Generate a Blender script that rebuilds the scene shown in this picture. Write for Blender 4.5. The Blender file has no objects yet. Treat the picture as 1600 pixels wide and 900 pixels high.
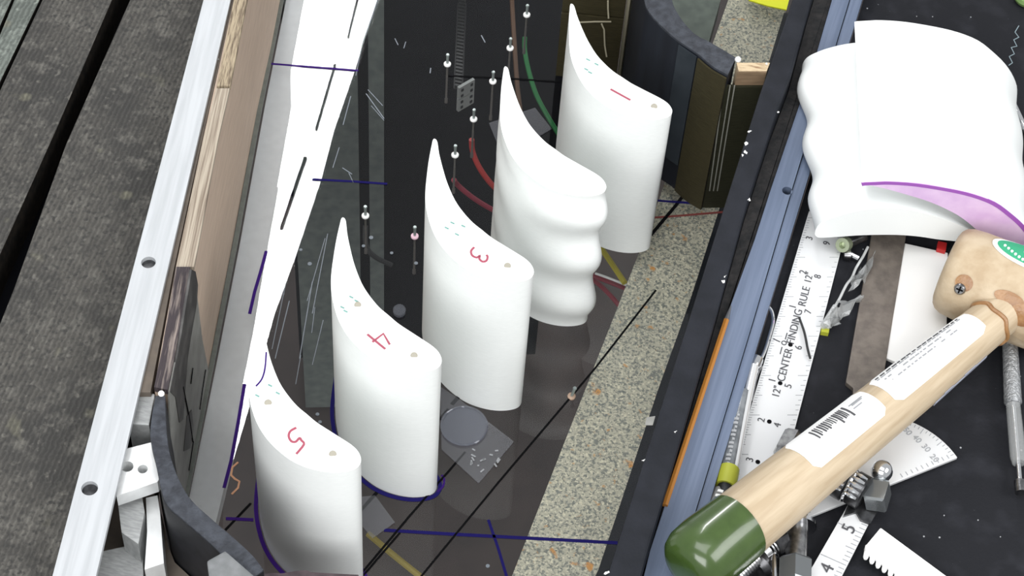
import bpy, bmesh, math, random
from mathutils import Vector, Matrix
from mathutils.geometry import tessellate_polygon
random.seed(7)
scene = bpy.context.scene
COL = scene.collection
# ------------------------------------------------------------------ camera (1 unit = 10 cm)
F, DIST = 3200.0, 10.85
dn = Vector((-200, 2450, F)).normalized()                 # world down, seen from the camera (x right, y down, z forward)
Zc = -dn
Yc = Vector((.3, -1, (dn.y - .3 * dn.x) / dn.z)).normalized()
Xc = Yc.cross(Zc)
R = Matrix((Xc, Yc, Zc))
CAM = -(R @ Vector((0, 0, DIST)))
cd = bpy.data.cameras.new('camera'); cam = bpy.data.objects.new('camera', cd); COL.objects.link(cam)
cd.sensor_width = 36; cd.lens = 36 * F / 1600; cd.clip_end = 500; cd.clip_start = .05
rx, ry, rz = R @ Vector((1, 0, 0)), R @ Vector((0, -1, 0)), R @ Vector((0, 0, -1))
M = Matrix((rx, ry, rz)).transposed().to_4x4(); M.translation = CAM
cam.matrix_world = M; scene.camera = cam
# ------------------------------------------------------------------ world, lights, exposure
w = bpy.data.worlds.new('room'); scene.world = w; w.use_nodes = True
w.node_tree.nodes['Background'].inputs[0].default_value = (.96, .98, 1, 1)
w.node_tree.nodes['Background'].inputs[1].default_value = .58
def area(name, loc, target, sx, sy, power, col=(1, 1, 1)):
    l = bpy.data.lights.new(name, 'AREA'); l.shape = 'RECTANGLE'; l.size = sx; l.size_y = sy; l.energy = power; l.color = col
    o = bpy.data.objects.new(name, l); COL.objects.link(o); o.location = loc
    o.rotation_euler = (Vector(target) - Vector(loc)).to_track_quat('-Z', 'Y').to_euler(); return o
area('overhead_fill', (-1, -4, 20), (0, 0, 0), 14, 9, 1750)  # unseen overhead light, added since the mirrored lamp alone is too weak
area('front_fill', (-2, -19, 14), (0, 0, .5), 16, 10, 3700)  # unseen light added on the camera side to brighten the blade sides
area('side_fill', (14, -4, 14), (0, 0, 0), 12, 8, 2000)  # unseen light added at right to brighten the right-facing plywood
vs = scene.view_settings
vs.view_transform = 'Standard'; vs.look = 'None'; vs.exposure = 0; vs.gamma = 1; vs.use_curve_mapping = False

def ray(px, py): return R @ Vector(((px - 800) / F, (py - 450) / F, 1))
def W(px, py, z):
    r = ray(px, py); return CAM + r * ((z - CAM.z) / r.z)
def WV(px, py, A, B):                                      # onto the vertical plane through A and B
    n = Vector((B.y - A.y, A.x - B.x, 0)); r = ray(px, py); return CAM + r * ((A - CAM).dot(n) / r.dot(n))
def px2u(n): return n / 295.0

# ------------------------------------------------------------------ materials
def lin(c):
    return tuple(((v / 255) / 12.92 if v / 255 <= .04045 else ((v / 255 + .055) / 1.055) ** 2.4) for v in c) + (1,)
MATS = {}
def mat(name, c, rough=.5, metal=0, c2=None, scale=20, stretch=(1, 1, 1), bump=0, bscale=None, detail=4, lo=.35, hi=.65, spec=.5, kind='noise', coat=0, rotz=0):
    if name in MATS: return MATS[name]
    m = bpy.data.materials.new(name); m.use_nodes = True; nt = m.node_tree; b = nt.nodes['Principled BSDF']
    b.inputs['Base Color'].default_value = lin(c); b.inputs['Roughness'].default_value = rough; b.inputs['Metallic'].default_value = metal
    b.inputs['Specular IOR Level'].default_value = spec; b.inputs['Coat Weight'].default_value = coat
    tc = nt.nodes.new('ShaderNodeTexCoord'); mp = nt.nodes.new('ShaderNodeMapping'); mp.inputs['Scale'].default_value = stretch
    mr = nt.nodes.new('ShaderNodeMapping'); mr.inputs['Rotation'].default_value = (0, 0, rotz)
    nt.links.new(tc.outputs['Object'], mr.inputs[0]); nt.links.new(mr.outputs[0], mp.inputs[0])
    if c2 is not None:
        if kind == 'voronoi':
            t = nt.nodes.new('ShaderNodeTexVoronoi'); out = t.outputs['Distance']
        else:
            t = nt.nodes.new('ShaderNodeTexNoise'); t.inputs['Detail'].default_value = detail; out = t.outputs[0]
        t.inputs['Scale'].default_value = scale; nt.links.new(mp.outputs[0], t.inputs['Vector'])
        cr = nt.nodes.new('ShaderNodeValToRGB'); cr.color_ramp.elements[0].position = lo; cr.color_ramp.elements[1].position = hi
        cr.color_ramp.elements[0].color = lin(c); cr.color_ramp.elements[1].color = lin(c2)
        nt.links.new(out, cr.inputs[0]); nt.links.new(cr.outputs[0], b.inputs['Base Color'])
    if bump:
        t2 = nt.nodes.new('ShaderNodeTexNoise'); t2.inputs['Scale'].default_value = bscale or scale; t2.inputs['Detail'].default_value = 5
        nt.links.new(mp.outputs[0], t2.inputs['Vector'])
        bp = nt.nodes.new('ShaderNodeBump'); bp.inputs['Strength'].default_value = bump; bp.inputs['Distance'].default_value = .02
        nt.links.new(t2.outputs[0], bp.inputs['Height']); nt.links.new(bp.outputs[0], b.inputs['Normal'])
    MATS[name] = m; return m
def speckle(name, base, cols, rough=.8, scale=40, bump=.4):
    """several noise layers over a base: (colour, scale, threshold)"""
    m = mat(name, base, rough, bump=bump, bscale=scale); nt = m.node_tree; b = nt.nodes['Principled BSDF']
    tc = nt.nodes.new('ShaderNodeTexCoord'); prev = None
    for i, (c, s, th, soft, st) in enumerate(cols):
        mp = nt.nodes.new('ShaderNodeMapping'); mp.inputs['Scale'].default_value = st; mp.inputs['Location'].default_value = (i * 7.3, i * 3.1, i)
        nt.links.new(tc.outputs['Object'], mp.inputs[0])
        t = nt.nodes.new('ShaderNodeTexNoise'); t.inputs['Scale'].default_value = s; t.inputs['Detail'].default_value = 3
        nt.links.new(mp.outputs[0], t.inputs['Vector'])
        cr = nt.nodes.new('ShaderNodeValToRGB'); cr.color_ramp.elements[0].position = th; cr.color_ramp.elements[1].position = min(1, th + soft)
        nt.links.new(t.outputs[0], cr.inputs[0])
        mx = nt.nodes.new('ShaderNodeMixRGB'); nt.links.new(cr.outputs[0], mx.inputs[0])
        if prev is None: mx.inputs[1].default_value = lin(base)
        else: nt.links.new(prev, mx.inputs[1])
        mx.inputs[2].default_value = lin(c); prev = mx.outputs[0]
    nt.links.new(prev, b.inputs['Base Color']); return m
def clear(name, tint, film=0, filmcol=(200, 200, 205), rough=0.0, f0=.04):
    """clear sheet: Schlick reflection over a straight-through transmission, with an optional milky film"""
    m = bpy.data.materials.new(name); m.use_nodes = True; nt = m.node_tree; nt.nodes.remove(nt.nodes['Principled BSDF'])
    out = nt.nodes['Material Output']; g = nt.nodes.new('ShaderNodeNewGeometry')
    dt = nt.nodes.new('ShaderNodeVectorMath'); dt.operation = 'DOT_PRODUCT'
    nt.links.new(g.outputs['Normal'], dt.inputs[0]); nt.links.new(g.outputs['Incoming'], dt.inputs[1])
    def mt(op, a, b2=None):
        n = nt.nodes.new('ShaderNodeMath'); n.operation = op
        for i, v in enumerate((a, b2)):
            if v is None: continue
            if isinstance(v, (int, float)): n.inputs[i].default_value = v
            else: nt.links.new(v, n.inputs[i])
        return n.outputs[0]
    c = mt('ABSOLUTE', dt.outputs['Value']); f = mt('ADD', mt('MULTIPLY', mt('POWER', mt('SUBTRACT', 1, c), 5), 1 - f0), f0)
    tr = nt.nodes.new('ShaderNodeBsdfTransparent'); tr.inputs[0].default_value = lin(tint)
    gl = nt.nodes.new('ShaderNodeBsdfGlossy'); gl.inputs['Roughness'].default_value = rough
    base = tr.outputs[0]
    if film:
        df = nt.nodes.new('ShaderNodeBsdfDiffuse'); df.inputs[0].default_value = lin(filmcol)
        m2 = nt.nodes.new('ShaderNodeMixShader'); m2.inputs[0].default_value = film
        nt.links.new(base, m2.inputs[1]); nt.links.new(df.outputs[0], m2.inputs[2]); base = m2.outputs[0]
    mx = nt.nodes.new('ShaderNodeMixShader'); nt.links.new(f, mx.inputs[0]); nt.links.new(base, mx.inputs[1]); nt.links.new(gl.outputs[0], mx.inputs[2])
    nt.links.new(mx.outputs[0], out.inputs[0]); MATS[name] = m; return m
def emit(name, c, s):
    m = bpy.data.materials.new(name); m.use_nodes = True; b = m.node_tree.nodes['Principled BSDF']
    b.inputs['Base Color'].default_value = lin(c); b.inputs['Emission Color'].default_value = lin(c); b.inputs['Emission Strength'].default_value = s; return m

def along(a, b):
    v = W(*b, 1) - W(*a, 1); return math.pi / 2 - math.atan2(v.y, v.x)
BLADE = mat('printed_white', (246, 249, 247), .42, c2=(242, 245, 243), scale=30, stretch=(1, 1, 6))
BLADE2 = mat('spare_white', (233, 236, 235), .45)
ACRYL = clear('clear_acrylic', (238, 240, 240))
TAPE = clear('clear_tape', (235, 235, 238), .07, (190, 192, 198))
FILM = clear('clear_plug', (230, 230, 235), .12, (180, 186, 196))
BAG = clear('crumpled_bag', (235, 235, 235), .22, (225, 228, 228), .12)
ALU = mat('brushed_aluminium', (172, 175, 178), .5, .1, c2=(186, 189, 192), scale=6, stretch=(6, .3, 5), bump=.03, rotz=along((82, 900), (318, 0)))
ALUW = mat('milled_aluminium', (226, 228, 228), .38, .3, c2=(236, 238, 238), scale=20)
ALUG = mat('sawn_aluminium', (150, 152, 152), .45, .15, c2=(172, 174, 174), scale=26, stretch=(1, 4, 1))
BLUE = mat('anodised_blue', (88, 100, 122), .45, .15, c2=(106, 118, 140), scale=4, stretch=(9, .3, 9), bump=.04, rotz=along((1016, 860), (1300, 0)))
CHROME = mat('chrome', (225, 226, 228), .1, 1)
STEEL = mat('steel', (120, 120, 122), .28, 1, c2=(170, 170, 170), scale=30)
DSTEEL = mat('dark_steel', (52, 53, 55), .3, .8, c2=(90, 90, 92), scale=25)
FILE = mat('tarnished_steel', (98, 91, 85), .5, .25, c2=(120, 112, 104), scale=18, detail=8, bump=.1, bscale=120)
BLACK = mat('black_matte', (22, 23, 27), .6, c2=(30, 31, 36), scale=18)
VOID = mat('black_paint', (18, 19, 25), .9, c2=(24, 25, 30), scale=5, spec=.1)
RUBBER = mat('black_rubber', (38, 41, 48), .7, c2=(60, 64, 72), scale=26, detail=8, bump=.5, bscale=50)
RUBBERS = mat('black_plastic', (25, 28, 35), .5, spec=.25, c2=(31, 35, 43), scale=6, stretch=(3, 3, .4))
RAIL = mat('black_rail', (30, 32, 37), .6, c2=(37, 39, 45), spec=.15, scale=9, detail=8, bump=.12, bscale=60)
WHITE = mat('white_plastic', (244, 244, 243), .4)
PAPER = mat('white_paper', (240, 240, 238), .6)
RULE = mat('satin_rule', (226, 227, 228), .3, .3)
INKB = mat('ink_blue', (26, 22, 84), .8, spec=.1); INKK = mat('ink_black', (8, 8, 10), .8, spec=.1); INKP = mat('ink_purple', (54, 26, 104), .8, spec=.1)
INKR = mat('ink_red', (160, 74, 92), .6); INKRR = mat('ink_dark_red', (110, 48, 44), .6); INKG = mat('ink_green', (112, 158, 150), .6)
INKO = mat('ink_orange', (205, 150, 112), .6); PRINT = mat('print_grey', (70, 70, 74), .6); PRINTL = mat('print_light', (150, 152, 155), .6)
PALEMK = mat('scratch_and_glint', (112, 120, 128), .5)  # pale grey for scratches, painted lamp-edge reflections and glue specks
OLIVE = mat('olive_tape', (48, 44, 27), .6, spec=.25, c2=(58, 53, 34), scale=40, stretch=(.5, .5, 6), bump=.2)
OLIVED = mat('dark_olive_tape', (32, 32, 20), .6, spec=.25, c2=(39, 39, 26), scale=40, stretch=(.5, .5, 6), bump=.2)
CREAM = mat('cream_edge', (176, 170, 146), .7); GREYP = mat('grey_panel', (112, 112, 104), .7, c2=(124, 124, 116), scale=20)
PLYF = mat('plywood_face', (180, 160, 143), .65, c2=(192, 172, 154), scale=6, stretch=(1, 1, 7), detail=6)
PLYE = mat('plywood_edge', (172, 161, 145), .75, c2=(118, 104, 90), rotz=along((275, 416), (365, 0)), scale=9, stretch=(12, .3, 1), detail=6, lo=.42, hi=.68, bump=.3)
PLYE2 = mat('plywood_edge_rough', (172, 157, 132), .8, c2=(104, 90, 74), rotz=along((275, 416), (365, 0)), scale=13, stretch=(10, .9, 1), detail=7, lo=.42, hi=.66, bump=.6)
PLYK = mat('painted_ply_edge', (52, 44, 48), .6, c2=(150, 138, 130), rotz=along((241, 606), (275, 418)), scale=8, stretch=(9, .7, 1), detail=8, lo=.5, hi=.74, bump=.6)
TGREY = mat('grey_duct_tape', (118, 118, 114), .5, c2=(136, 136, 132), scale=10)
TDARK = mat('black_tape', (48, 47, 46), .45, c2=(84, 82, 80), scale=9, detail=8, lo=.45, hi=.7)
BROWN = mat('brown_board', (98, 90, 82), .8, c2=(110, 100, 90), scale=14)
SILL = mat('grey_sill', (232, 231, 232), .6, c2=(238, 237, 238), scale=20)
SEAL = mat('green_grey_seal', (104, 108, 102), .5, c2=(92, 96, 91), scale=30)
GRIT = speckle('gritty_board', (204, 198, 178), [((140, 142, 134), 62, .48, .12, (1, 1, 1)), ((236, 228, 202), 74, .54, .1, (1, 1, 1)), ((214, 166, 112), 22, .64, .08, (1, 1, 1)), ((222, 160, 92), 8, .66, .05, (1, 1, 1)), ((118, 122, 118), 88, .6, .06, (1, 1, 1))], .85, 60)
GREYG = mat('grey_green_panel', (92, 100, 92), .7, c2=(112, 120, 110), scale=14, detail=8)
DGREY = mat('dark_grey_panel', (88, 94, 92), .8, c2=(104, 110, 106), scale=14, detail=8)
YTAPE = mat('yellow_tape', (212, 216, 20), .5)
PENCIL = mat('pencil_orange', (166, 110, 44), .5); GRAPH = mat('graphite', (90, 92, 96), .5)
BENCH = speckle('bench_mat', (29, 30, 34), [((42, 43, 48), 7, .5, .3, (1, 1, 1)), ((120, 124, 128), 60, .74, .04, (1, 1, 1))], .75, 50, .15)
BENCH.node_tree.nodes['Principled BSDF'].inputs['Specular IOR Level'].default_value = .15
WOOD = mat('beech', (174, 155, 128), .5, c2=(192, 175, 149), rotz=along((1066, 893), (1567, 487)), scale=4, stretch=(8, .7, 8), detail=6)
HIDE = mat('rawhide', (190, 173, 147), .6, c2=(168, 147, 118), scale=9, detail=8, bump=.25, bscale=24)
GLUE = mat('brown_glue', (158, 118, 76), .35, c2=(128, 90, 56), scale=14, bump=.5, bscale=16)
GREEN = mat('green_dip', (52, 72, 29), .25, c2=(61, 82, 36), scale=10, coat=.4)
STICK = mat('sticker_green', (52, 160, 118), .5)
PURPLE = mat('purple_ink_face', (222, 196, 226), .6, c2=(206, 174, 214), scale=8, detail=6)
PURPD = mat('purple_ink_dark', (150, 84, 172), .6)
RED = mat('hose_red', (176, 44, 40), .45); DRED = mat('hose_crimson', (134, 34, 54), .45); HGREEN = mat('hose_green', (36, 116, 62), .45)
HBROWN = mat('hose_brown', (92, 66, 48), .5); HYEL = mat('hose_yellow', (190, 176, 40), .5); HOCH = mat('hose_ochre', (156, 138, 60), .5); HBLK = mat('hose_black', (34, 35, 36), .5)
OLV = mat('olive_yellow_tape', (164, 168, 52), .5); REDP = mat('red_plastic', (190, 36, 36), .5)

# ------------------------------------------------------------------ object helpers
LOC = {}
def link(name, me, loc, parent):
    o = bpy.data.objects.new(name, me); COL.objects.link(o); LOC[o] = Vector(loc)
    if parent is not None: o.parent = parent; o.location = Vector(loc) - LOC[parent]
    else: o.location = loc
    return o
def thing(name, loc, label, cat, group=None):
    o = link(name, None, loc, None); o.empty_display_size = .1; return tag(o, label, cat, group)
def tag(o, label=None, cat=None, group=None, kind=None):
    for k, v in (('label', label), ('category', cat), ('group', group), ('kind', kind)):
        if v: o[k] = v
    return o
def mk(name, verts, faces, m, parent=None, smooth=False, bevel=0, sharp=35):
    bm = bmesh.new(); vs_ = [bm.verts.new(v) for v in verts]
    for f in faces:
        try: bm.faces.new([vs_[i] for i in f])
        except ValueError: pass
    bmesh.ops.recalc_face_normals(bm, faces=bm.faces)
    if bevel:
        es = [e for e in bm.edges if len(e.link_faces) == 2 and e.calc_face_angle(0) > .6]
        bmesh.ops.bevel(bm, geom=es, offset=bevel, segments=2, affect='EDGES', profile=.6)
    if smooth:
        for f in bm.faces: f.smooth = True
        for e in bm.edges:
            if len(e.link_faces) == 2 and e.calc_face_angle(0) > math.radians(sharp): e.smooth = False
    lo = Vector((min(v.co.x for v in bm.verts), min(v.co.y for v in bm.verts), min(v.co.z for v in bm.verts)))
    hi = Vector((max(v.co.x for v in bm.verts), max(v.co.y for v in bm.verts), max(v.co.z for v in bm.verts)))
    c = Vector(((lo.x + hi.x) / 2, (lo.y + hi.y) / 2, lo.z)); bmesh.ops.translate(bm, verts=bm.verts, vec=-c)
    me = bpy.data.meshes.new(name); bm.to_mesh(me); bm.free(); me.materials.append(m)
    return link(name, me, c, parent)
def solid(name, outer, z0, z1, m, parent=None, holes=(), bevel=0, smooth=False, sharp=35):
    """outer/holes: world xy loops; upright plate between z0 and z1"""
    loops = [list(outer)] + [list(h) for h in holes]; n = sum(len(l) for l in loops)
    flat = [Vector((p[0], p[1], 0)) for l in loops for p in l]
    verts = [(p.x, p.y, z1) for p in flat] + [(p.x, p.y, z0) for p in flat]; faces = []
    if holes:
        for t in tessellate_polygon([[Vector((p[0], p[1], 0)) for p in l] for l in loops]):
            faces.append(tuple(t)); faces.append(tuple(i + n for i in t))
    else:
        faces += [tuple(range(n)), tuple(range(n, 2 * n))]
    k = 0
    for l in loops:
        for i in range(len(l)):
            a, b = k + i, k + (i + 1) % len(l); faces.append((a, b, b + n, a + n))
        k += len(l)
    return mk(name, verts, faces, m, parent, smooth=smooth, bevel=bevel, sharp=sharp)
def prism(name, pix, z0, z1, m, parent=None, holes=(), bevel=0, zt=None, smooth=False, sharp=35):
    zt = z1 if zt is None else zt
    return solid(name, [W(x, y, zt) for x, y in pix], z0, z1, m, parent, holes, bevel, smooth, sharp)
def circ(c, r, n=20): return [Vector((c[0] + r * math.cos(2 * math.pi * i / n), c[1] + r * math.sin(2 * math.pi * i / n), 0)) for i in range(n)]
def ribbon3(name, pts, width, m, parent=None, th=.003, up=Vector((0, 0, 1))):
    vs_, fs = [], []
    for i, p in enumerate(pts):
        a = pts[max(i - 1, 0)]; b = pts[min(i + 1, len(pts) - 1)]; t = (b - a).normalized(); s = t.cross(up).normalized() * width / 2
        vs_ += [p - s, p + s, p + s - up * th, p - s - up * th]
        if i:
            k = 4 * i; fs += [(k - 4, k - 3, k + 1, k), (k - 3, k - 2, k + 2, k + 1), (k - 2, k - 1, k + 3, k + 2), (k - 1, k - 4, k, k + 3)]
    fs += [(0, 1, 2, 3), tuple(range(len(vs_) - 4, len(vs_)))]
    return mk(name, vs_, fs, m, parent)
def ribbon(name, pix, z, wpx, m, parent=None, th=.003):
    return ribbon3(name, [W(x, y, z) for x, y in pix], px2u(wpx), m, parent, th)
def catmull(pts, n=6, closed=False):
    out = []; N = len(pts); rng = range(N if closed else N - 1)
    for i in rng:
        if closed: p0, p1, p2, p3 = pts[i - 1], pts[i], pts[(i + 1) % N], pts[(i + 2) % N]
        else: p0, p1, p2, p3 = pts[max(i - 1, 0)], pts[i], pts[i + 1], pts[min(i + 2, N - 1)]
        for k in range(n):
            t = k / n; out.append(.5 * ((2 * p1) + (p2 - p0) * t + (2 * p0 - 5 * p1 + 4 * p2 - p3) * t * t + (3 * p1 - p0 - 3 * p2 + p3) * t ** 3))
    if not closed: out.append(pts[-1])
    return out
def tube(name, pts, r, m, parent=None, seg=8, sm=5, closed=False):
    pts = catmull([Vector(p) for p in pts], sm, closed) if sm > 1 else [Vector(p) for p in pts]
    n = len(pts); vs_, fs = [], []; prev = None
    for i, p in enumerate(pts):
        t = ((pts[(i + 1) % n] if (closed or i < n - 1) else p) - (pts[i - 1] if (closed or i) else p)).normalized()
        ref = prev if prev is not None else (Vector((0, 0, 1)) if abs(t.z) < .9 else Vector((1, 0, 0)))
        u = (ref - t * ref.dot(t)).normalized(); prev = u; v = t.cross(u); rr = r[min(int(i / max(n - 1, 1) * len(r)), len(r) - 1)] if isinstance(r, (list, tuple)) else r
        for k in range(seg): a = 2 * math.pi * k / seg; vs_.append(p + u * rr * math.cos(a) + v * rr * math.sin(a))
    for i in range(n if closed else n - 1):
        j = (i + 1) % n
        for k in range(seg): fs.append((i * seg + k, i * seg + (k + 1) % seg, j * seg + (k + 1) % seg, j * seg + k))
    if not closed: fs += [tuple(range(seg)), tuple(range((n - 1) * seg, n * seg))]
    return mk(name, vs_, fs, m, parent, smooth=True)
def frame(p0, p1):
    a = (p1 - p0).normalized(); e = (CAM - p0); e1 = (e - a * e.dot(a)).normalized(); return a, e1, a.cross(e1)
def lathe(name, p0, p1, prof, m, parent=None, seg=24, hexed=False, smooth=True, rot=0, flat=1.0):
    """prof: (fraction along p0->p1, radius)"""
    p0, p1 = Vector(p0), Vector(p1); a, e1, e2 = frame(p0, p1); L = (p1 - p0); vs_, fs = [], []
    if hexed: seg = 6; smooth = False
    for t, r in prof:
        for k in range(seg):
            g = 2 * math.pi * k / seg + rot; vs_.append(p0 + L * t + (e1 * math.cos(g) * flat + e2 * math.sin(g)) * r)
    for i in range(len(prof) - 1):
        for k in range(seg): fs.append((i * seg + k, i * seg + (k + 1) % seg, (i + 1) * seg + (k + 1) % seg, (i + 1) * seg + k))
    fs += [tuple(range(seg)), tuple(range((len(prof) - 1) * seg, len(prof) * seg))]
    return mk(name, vs_, fs, m, parent, smooth=smooth)
def interp(prof, t):
    for (a, ra), (b, rb) in zip(prof, prof[1:]):
        if t <= b: return ra + (rb - ra) * (t - a) / max(b - a, 1e-6)
    return prof[-1][1]
def patch(name, p0, p1, prof, t0, t1, a0, a1, m, parent, off=.004, n=8, k=8, oval=False, rnd=0):
    """a thin sheet lying on a lathed surface; angle 0 faces the camera side"""
    p0, p1 = Vector(p0), Vector(p1); a, e1, e2 = frame(p0, p1); L = p1 - p0; vs_, fs = [], []
    def S(t, g, o): r = interp(prof, t) + o; return p0 + L * t + (e1 * math.cos(g) + e2 * math.sin(g)) * r
    for o in (off, off * .25):
        for i in range(n + 1):
            for j in range(k + 1):
                u, v = i / n * 2 - 1, j / k * 2 - 1
                if oval: u, v = u * math.sqrt(1 - v * v / 2), v * math.sqrt(1 - u * u / 2)
                elif rnd:
                    if abs(v) > 1 - rnd: u *= 1 - .12 * ((abs(v) - 1 + rnd) / rnd) ** 2
                vs_.append(S((t0 + t1) / 2 + u * (t1 - t0) / 2, (a0 + a1) / 2 + v * (a1 - a0) / 2, o))
    q = (n + 1) * (k + 1)
    for i in range(n):
        for j in range(k):
            f = (i * (k + 1) + j, i * (k + 1) + j + 1, (i + 1) * (k + 1) + j + 1, (i + 1) * (k + 1) + j); fs += [f, tuple(x + q for x in f)]
    bd = [i * (k + 1) for i in range(n + 1)] + [n * (k + 1) + j for j in range(1, k + 1)] + [i * (k + 1) + k for i in range(n - 1, -1, -1)] + [j for j in range(k - 1, 0, -1)]
    for x, y in zip(bd, bd[1:] + bd[:1]): fs.append((x, y, y + q, x + q))
    return mk(name, vs_, fs, m, parent, smooth=True)
def text(name, s, at, toward, z, size, m, parent, align='CENTER'):
    """printed characters on a horizontal surface; at/toward are image points giving place and reading direction"""
    cu = bpy.data.curves.new('txt', 'FONT'); cu.body = s; cu.size = size; cu.align_x = align; cu.align_y = 'CENTER'; cu.extrude = .001
    t = bpy.data.objects.new('txt', cu); COL.objects.link(t); dg = bpy.context.evaluated_depsgraph_get(); dg.update()
    me = bpy.data.meshes.new_from_object(t.evaluated_get(dg)); bpy.data.objects.remove(t)
    a, b = W(*at, z), W(*toward, z); ang = math.atan2(b.y - a.y, b.x - a.x)
    me.transform(Matrix.Rotation(ang, 4, 'Z')); me.materials.clear(); me.materials.append(m); me.name = name
    return link(name, me, a, parent)

H = 1.07          # height of the test section walls and blades
ZB = .78          # tool bench
# ================================================================== SETTING below the clear floor
def boxo(name, x0, x1, y0, y1, z0, z1, m, parent=None): return solid(name, [(x0, y0), (x1, y0), (x1, y1), (x0, y1)], z0, z1, m, parent)
tag(boxo('floor', -14, 14, -14, 18, -5.4, -5.2, mat('brown_concrete', (62, 54, 52), .9, c2=(52, 46, 45), scale=3)), 'dark floor deep under the clear plate', kind='structure')

# ---- clear floor plate
plate = tag(prism('acrylic_floor_plate', [(461, -120), (1300, -120), (1262, 0), (990, 900), (950, 1010), (238, 1010), (326, 575), (437, 0)], -.1, 0, ACRYL), 'clear acrylic floor plate with pen lines under the five white blades', 'plate')
clear_under = clear('clear_acrylic_underside', (248, 248, 248), f0=0.0)
plate.data.materials.append(clear_under)
for f in plate.data.polygons:
    if f.normal.z < .5: f.material_index = 1
def ink(pix, wpx, m=INKK, name='pen_line', z=.004): return ribbon(name, pix, z, wpx, m, plate)
ink([(600, 828), (700, 834), (965, 848)], 5, INKB)
ink([(1025, 453), (930, 575), (875, 640), (780, 752), (655, 904)], 3)
ink([(727, 706), (640, 806), (562, 899)], 3.2); ink([(718, 618), (706, 632)], 6); ink([(701, 639), (688, 656)], 6)
ink([(589, 769), (556, 806)], 5); ink([(392, 786), (352, 828)], 3.5); ink([(625, 832), (565, 902)], 3)
ink([(1083, 285), (1055, 322), (1017, 367)], 5.5); ink([(1025, 313), (1132, 321)], 4, INKB); ink([(1018, 340), (1060, 337), (1130, 331)], 3.5, INKRR)
ink([(763, 812), (778, 855), (792, 902)], 4, INKB); ink([(488, 280), (548, 283), (605, 287)], 4, INKB); ink([(700, 118), (790, 122), (882, 128)], 3)
ink([(420, 99), (470, 103), (560, 110)], 3.5, INKP); ink([(353, 810), (396, 812)], 5, INKP); ink([(382, 600), (372, 660), (361, 720), (350, 762)], 5, INKP)
ink([(416, 392), (407, 425), (398, 455), (390, 490)], 5, INKP)
for p in ([(372, 722), (363, 730), (361, 742), (367, 748), (374, 752), (372, 762), (362, 772)],): ink(p, 3, INKO, 'handwritten_mark')
for (a, b) in [((512, 365), (488, 490)), ((508, 372), (480, 470)), ((590, 0), (566, 70)), ((566, 70), (556, 118)), ((548, 150), (536, 195)), ((530, 230), (520, 262)), ((470, 555), (462, 600)), ((488, 440), (468, 560)), ((447, 440), (425, 545)), ((452, 470), (430, 560)),
               ((492, 480), (487, 520)), ((505, 500), (488, 570)), ((575, 140), (598, 165)), ((572, 146), (600, 185)), ((580, 165), (600, 188)), ((545, 270), (552, 285)), ((535, 262), (550, 272)), ((752, 55), (758, 66)), ((617, 60), (622, 70)), ((634, 65), (631, 75)), ((673, 106), (672, 114))]:
    ink([a, b], 1.0 + .9 * random.random(), PALEMK, 'scratch_and_glint')  # some strokes are scratches, others paint the second reflection of the lamp's edges
for (x, y) in [(470, 391), (484, 413), (496, 648), (500, 660), (612, 396), (762, 885), (580, 372), (568, 385), (650, 412), (805, 398)]:
    solid('glue_speck', circ(W(x, y, 0), px2u(2.6 + random.random()), 9), .002, .006, PALEMK, plate)
prism('edge_seal', [(458, -110), (467, -110), (443, 0), (410, 165), (371, 380), (333, 575), (293, 780), (286, 780), (326, 575), (364, 380), (403, 165), (437, 0)], .001, .02, SEAL, plate)
prism('frosted_plug', [(x, y) for x, y in [(624 + 10 * math.cos(a), 484 + 9 * math.sin(a)) for a in [i * math.pi / 9 for i in range(18)]]], .001, .02, FILM, plate)

# ---- grey sill under the plate beside the plywood wall
tag(prism('grey_sill_strip', [(470, -110), (520, -110), (482, 0), (456, 170), (414, 430), (388, 580), (360, 720), (334, 830), (285, 830), (337, 575), (375, 380), (414, 165), (447, 0)], -.2, -.11, SILL), 'pale grey strip under the clear plate along the plywood wall', 'strip')
# ---- grit board under the plate
tag(prism('speckled_board', [(1165, -80), (1138, 0), (1114, 67), (1065, 208), (1020, 340), (910, 620), (800, 900), (776, 960), (900, 960), (935, 890), (975, 770), (1026, 615), (1078, 470), (1126, 320), (1170, 200), (1225, 20), (1255, -80)], -.26, -.12, GRIT), 'long speckled buff and grey board seen under the clear plate beside the black rail', 'board')
tag(prism('grey_green_board', [(1056, -80), (1140, -80), (1126, 0), (1104, 78), (1030, 60), (1040, 0)], -.3, -.14, GREYG), 'grey green board under the plate behind the upper curved wall', 'board')
tag(prism('black_backing_strip', [(1225, 20), (1170, 200), (1126, 320), (1078, 470), (1026, 615), (975, 770), (935, 890), (900, 960), (1000, 960), (1262, 20)], -.26, -.12, RAIL), 'dark grey strip between the speckled board and the black rail', 'strip')
# ---- uprights in the cavity (light grey boards standing under the plate)
def upright(xa, xb, ytop, zt, zb, m, label):
    a, b = W(xa, ytop, zt), W(xb, ytop, zt); d = (b - a).normalized(); n = Vector((-d.y, d.x, 0))
    return tag(solid('support_board', [a, b, b + n * .1, a + n * .1], zb, zt, m), label, 'board')
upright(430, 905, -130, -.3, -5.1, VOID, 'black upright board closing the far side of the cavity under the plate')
upright(574, 600, -60, -.2, -5.1, DGREY, 'narrow grey upright board under the plate between the white reflection and blade 3')
upright(440, 556, -60, -.22, -5.1, DGREY, 'wide grey upright board under the plate left of the dark cavity')

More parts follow.
